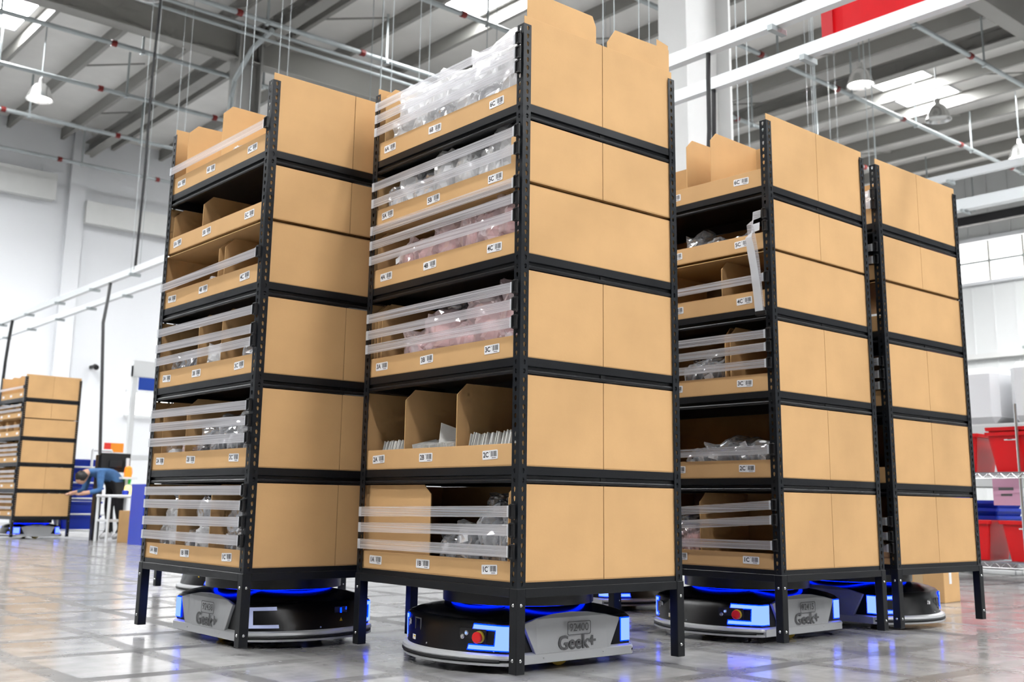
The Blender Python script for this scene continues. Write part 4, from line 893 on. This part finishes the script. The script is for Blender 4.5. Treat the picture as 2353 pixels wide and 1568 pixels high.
def person():
    """bending worker: one continuous skinned body, hair and cap of hair as a child"""
    root = Vector((6.22, 16.28, 0))
    J = {'pelvis': (0, 0, .86, .135), 'waist': (-.10, .02, .96, .125), 'chest': (-.30, .04, 1.02, .14), 'neck': (-.42, .05, .99, .055), 'head0': (-.48, .05, .95, .075), 'head1': (-.53, .05, .88, .088), 'head2': (-.55, .05, .80, .06),
         'hipL': (.0, .09, .80, .10), 'kneeL': (-.03, .10, .46, .07), 'ankL': (.02, .10, .10, .048), 'toeL': (-.14, .10, .035, .04), 'heelL': (.04, .10, .04, .04),
         'hipR': (.0, -.09, .80, .10), 'kneeR': (.02, -.11, .46, .07), 'ankR': (.10, -.11, .10, .048), 'toeR': (-.06, -.11, .035, .04), 'heelR': (.12, -.11, .04, .04),
         'shL': (-.33, .21, .98, .062), 'elL': (-.36, .25, .72, .045), 'wrL': (-.52, .20, .68, .032), 'haL': (-.60, .18, .67, .036),
         'shR': (-.33, -.14, .98, .062), 'elR': (-.35, -.20, .72, .045), 'wrR': (-.52, -.16, .68, .032), 'haR': (-.60, -.14, .67, .036)}
    for sd, sy in (('L', 1), ('R', -1)):
        bx_ = J['ha' + sd]
        for f in range(4): J['f%d%s' % (f, sd)] = (bx_[0] - .075 - .006 * (f in (1, 2)), bx_[1] + (f - 1.5) * .022, bx_[2] - .02, .010)
        J['th' + sd] = (bx_[0] - .035, bx_[1] - sy * .055, bx_[2] - .012, .011)
    Ed = [('pelvis', 'waist'), ('waist', 'chest'), ('chest', 'neck'), ('neck', 'head0'), ('head0', 'head1'), ('head1', 'head2')]
    for sd in 'LR':
        Ed += [('pelvis', 'hip' + sd), ('hip' + sd, 'knee' + sd), ('knee' + sd, 'ank' + sd), ('ank' + sd, 'toe' + sd), ('ank' + sd, 'heel' + sd), ('chest', 'sh' + sd), ('sh' + sd, 'el' + sd), ('el' + sd, 'wr' + sd), ('wr' + sd, 'ha' + sd), ('ha' + sd, 'th' + sd)] + [('ha' + sd, 'f%d%s' % (f, sd)) for f in range(4)]
    ks = list(J); me = bpy.data.meshes.new('person'); me.from_pydata([J[k_][:3] for k_ in ks], [(ks.index(a), ks.index(b)) for a, b in Ed], [])
    o = bpy.data.objects.new('person', me); COL.objects.link(o)
    mod = o.modifiers.new('skin', 'SKIN'); o.modifiers.new('sub', 'SUBSURF').levels = 2
    if not me.skin_vertices: me.attributes  # skin layer is made with the modifier
    sv = me.skin_vertices[0].data if me.skin_vertices else None
    if sv:
        for i, k_ in enumerate(ks): sv[i].radius = (J[k_][3], J[k_][3]); sv[i].use_root = (k_ == 'pelvis')
    dg = bpy.context.evaluated_depsgraph_get(); me2 = bpy.data.meshes.new_from_object(o.evaluated_get(dg))
    bpy.data.objects.remove(o)
    mats = [P('denim_blue_shirt', (.045, .13, .30), .8, var=.2, vscale=12), P('black_trousers', (.008, .008, .010), .8), P('skin', (.55, .32, .22), .6), P('white_shoes', (.8, .8, .82), .5)]
    for m_ in mats: me2.materials.append(m_)
    for p_ in me2.polygons:
        c = p_.center
        if c.z < .11: i = 3
        elif c.x > -.16 and c.z < .86: i = 1
        elif c.x < -.43 and c.z > .76: i = 2
        elif c.x < -.50: i = 2
        else: i = 0
        p_.material_index = i; p_.use_smooth = True
    pe = ob('person', me2, None, None, root, (0, 0, R(8)))
    tag(pe, 'person in blue shirt and dark trousers bending over the work cart', 'person')
    hair = MB().lathe([(0, .10), (.05, .088), (.085, .045), (.092, 0), (.085, -.03)], 16).mesh(smooth=True)
    ob('hair', hair, P('black_hair', (.008, .007, .007), .5), pe, (-.515, .05, .905), (0, R(-50), 0))
person()
# floor stickers (plain navigation markers)
for i, (x, y, lb) in enumerate(((4.0, 1.62, 'pale square sticker on the floor at the lower right'), (3.02, 1.62, 'pale square sticker on the floor at the bottom edge'), (1.05, 3.45, 'pale square sticker on the floor at the lower left'))):
    tag(ob('floor_sticker', boxm(-.045, -.045, 0, .045, .045, .0012), P('sticker_grey', (.62, .62, .60), .45), None, (x, y, .0001), (0, 0, R(3))), lb, 'sticker')
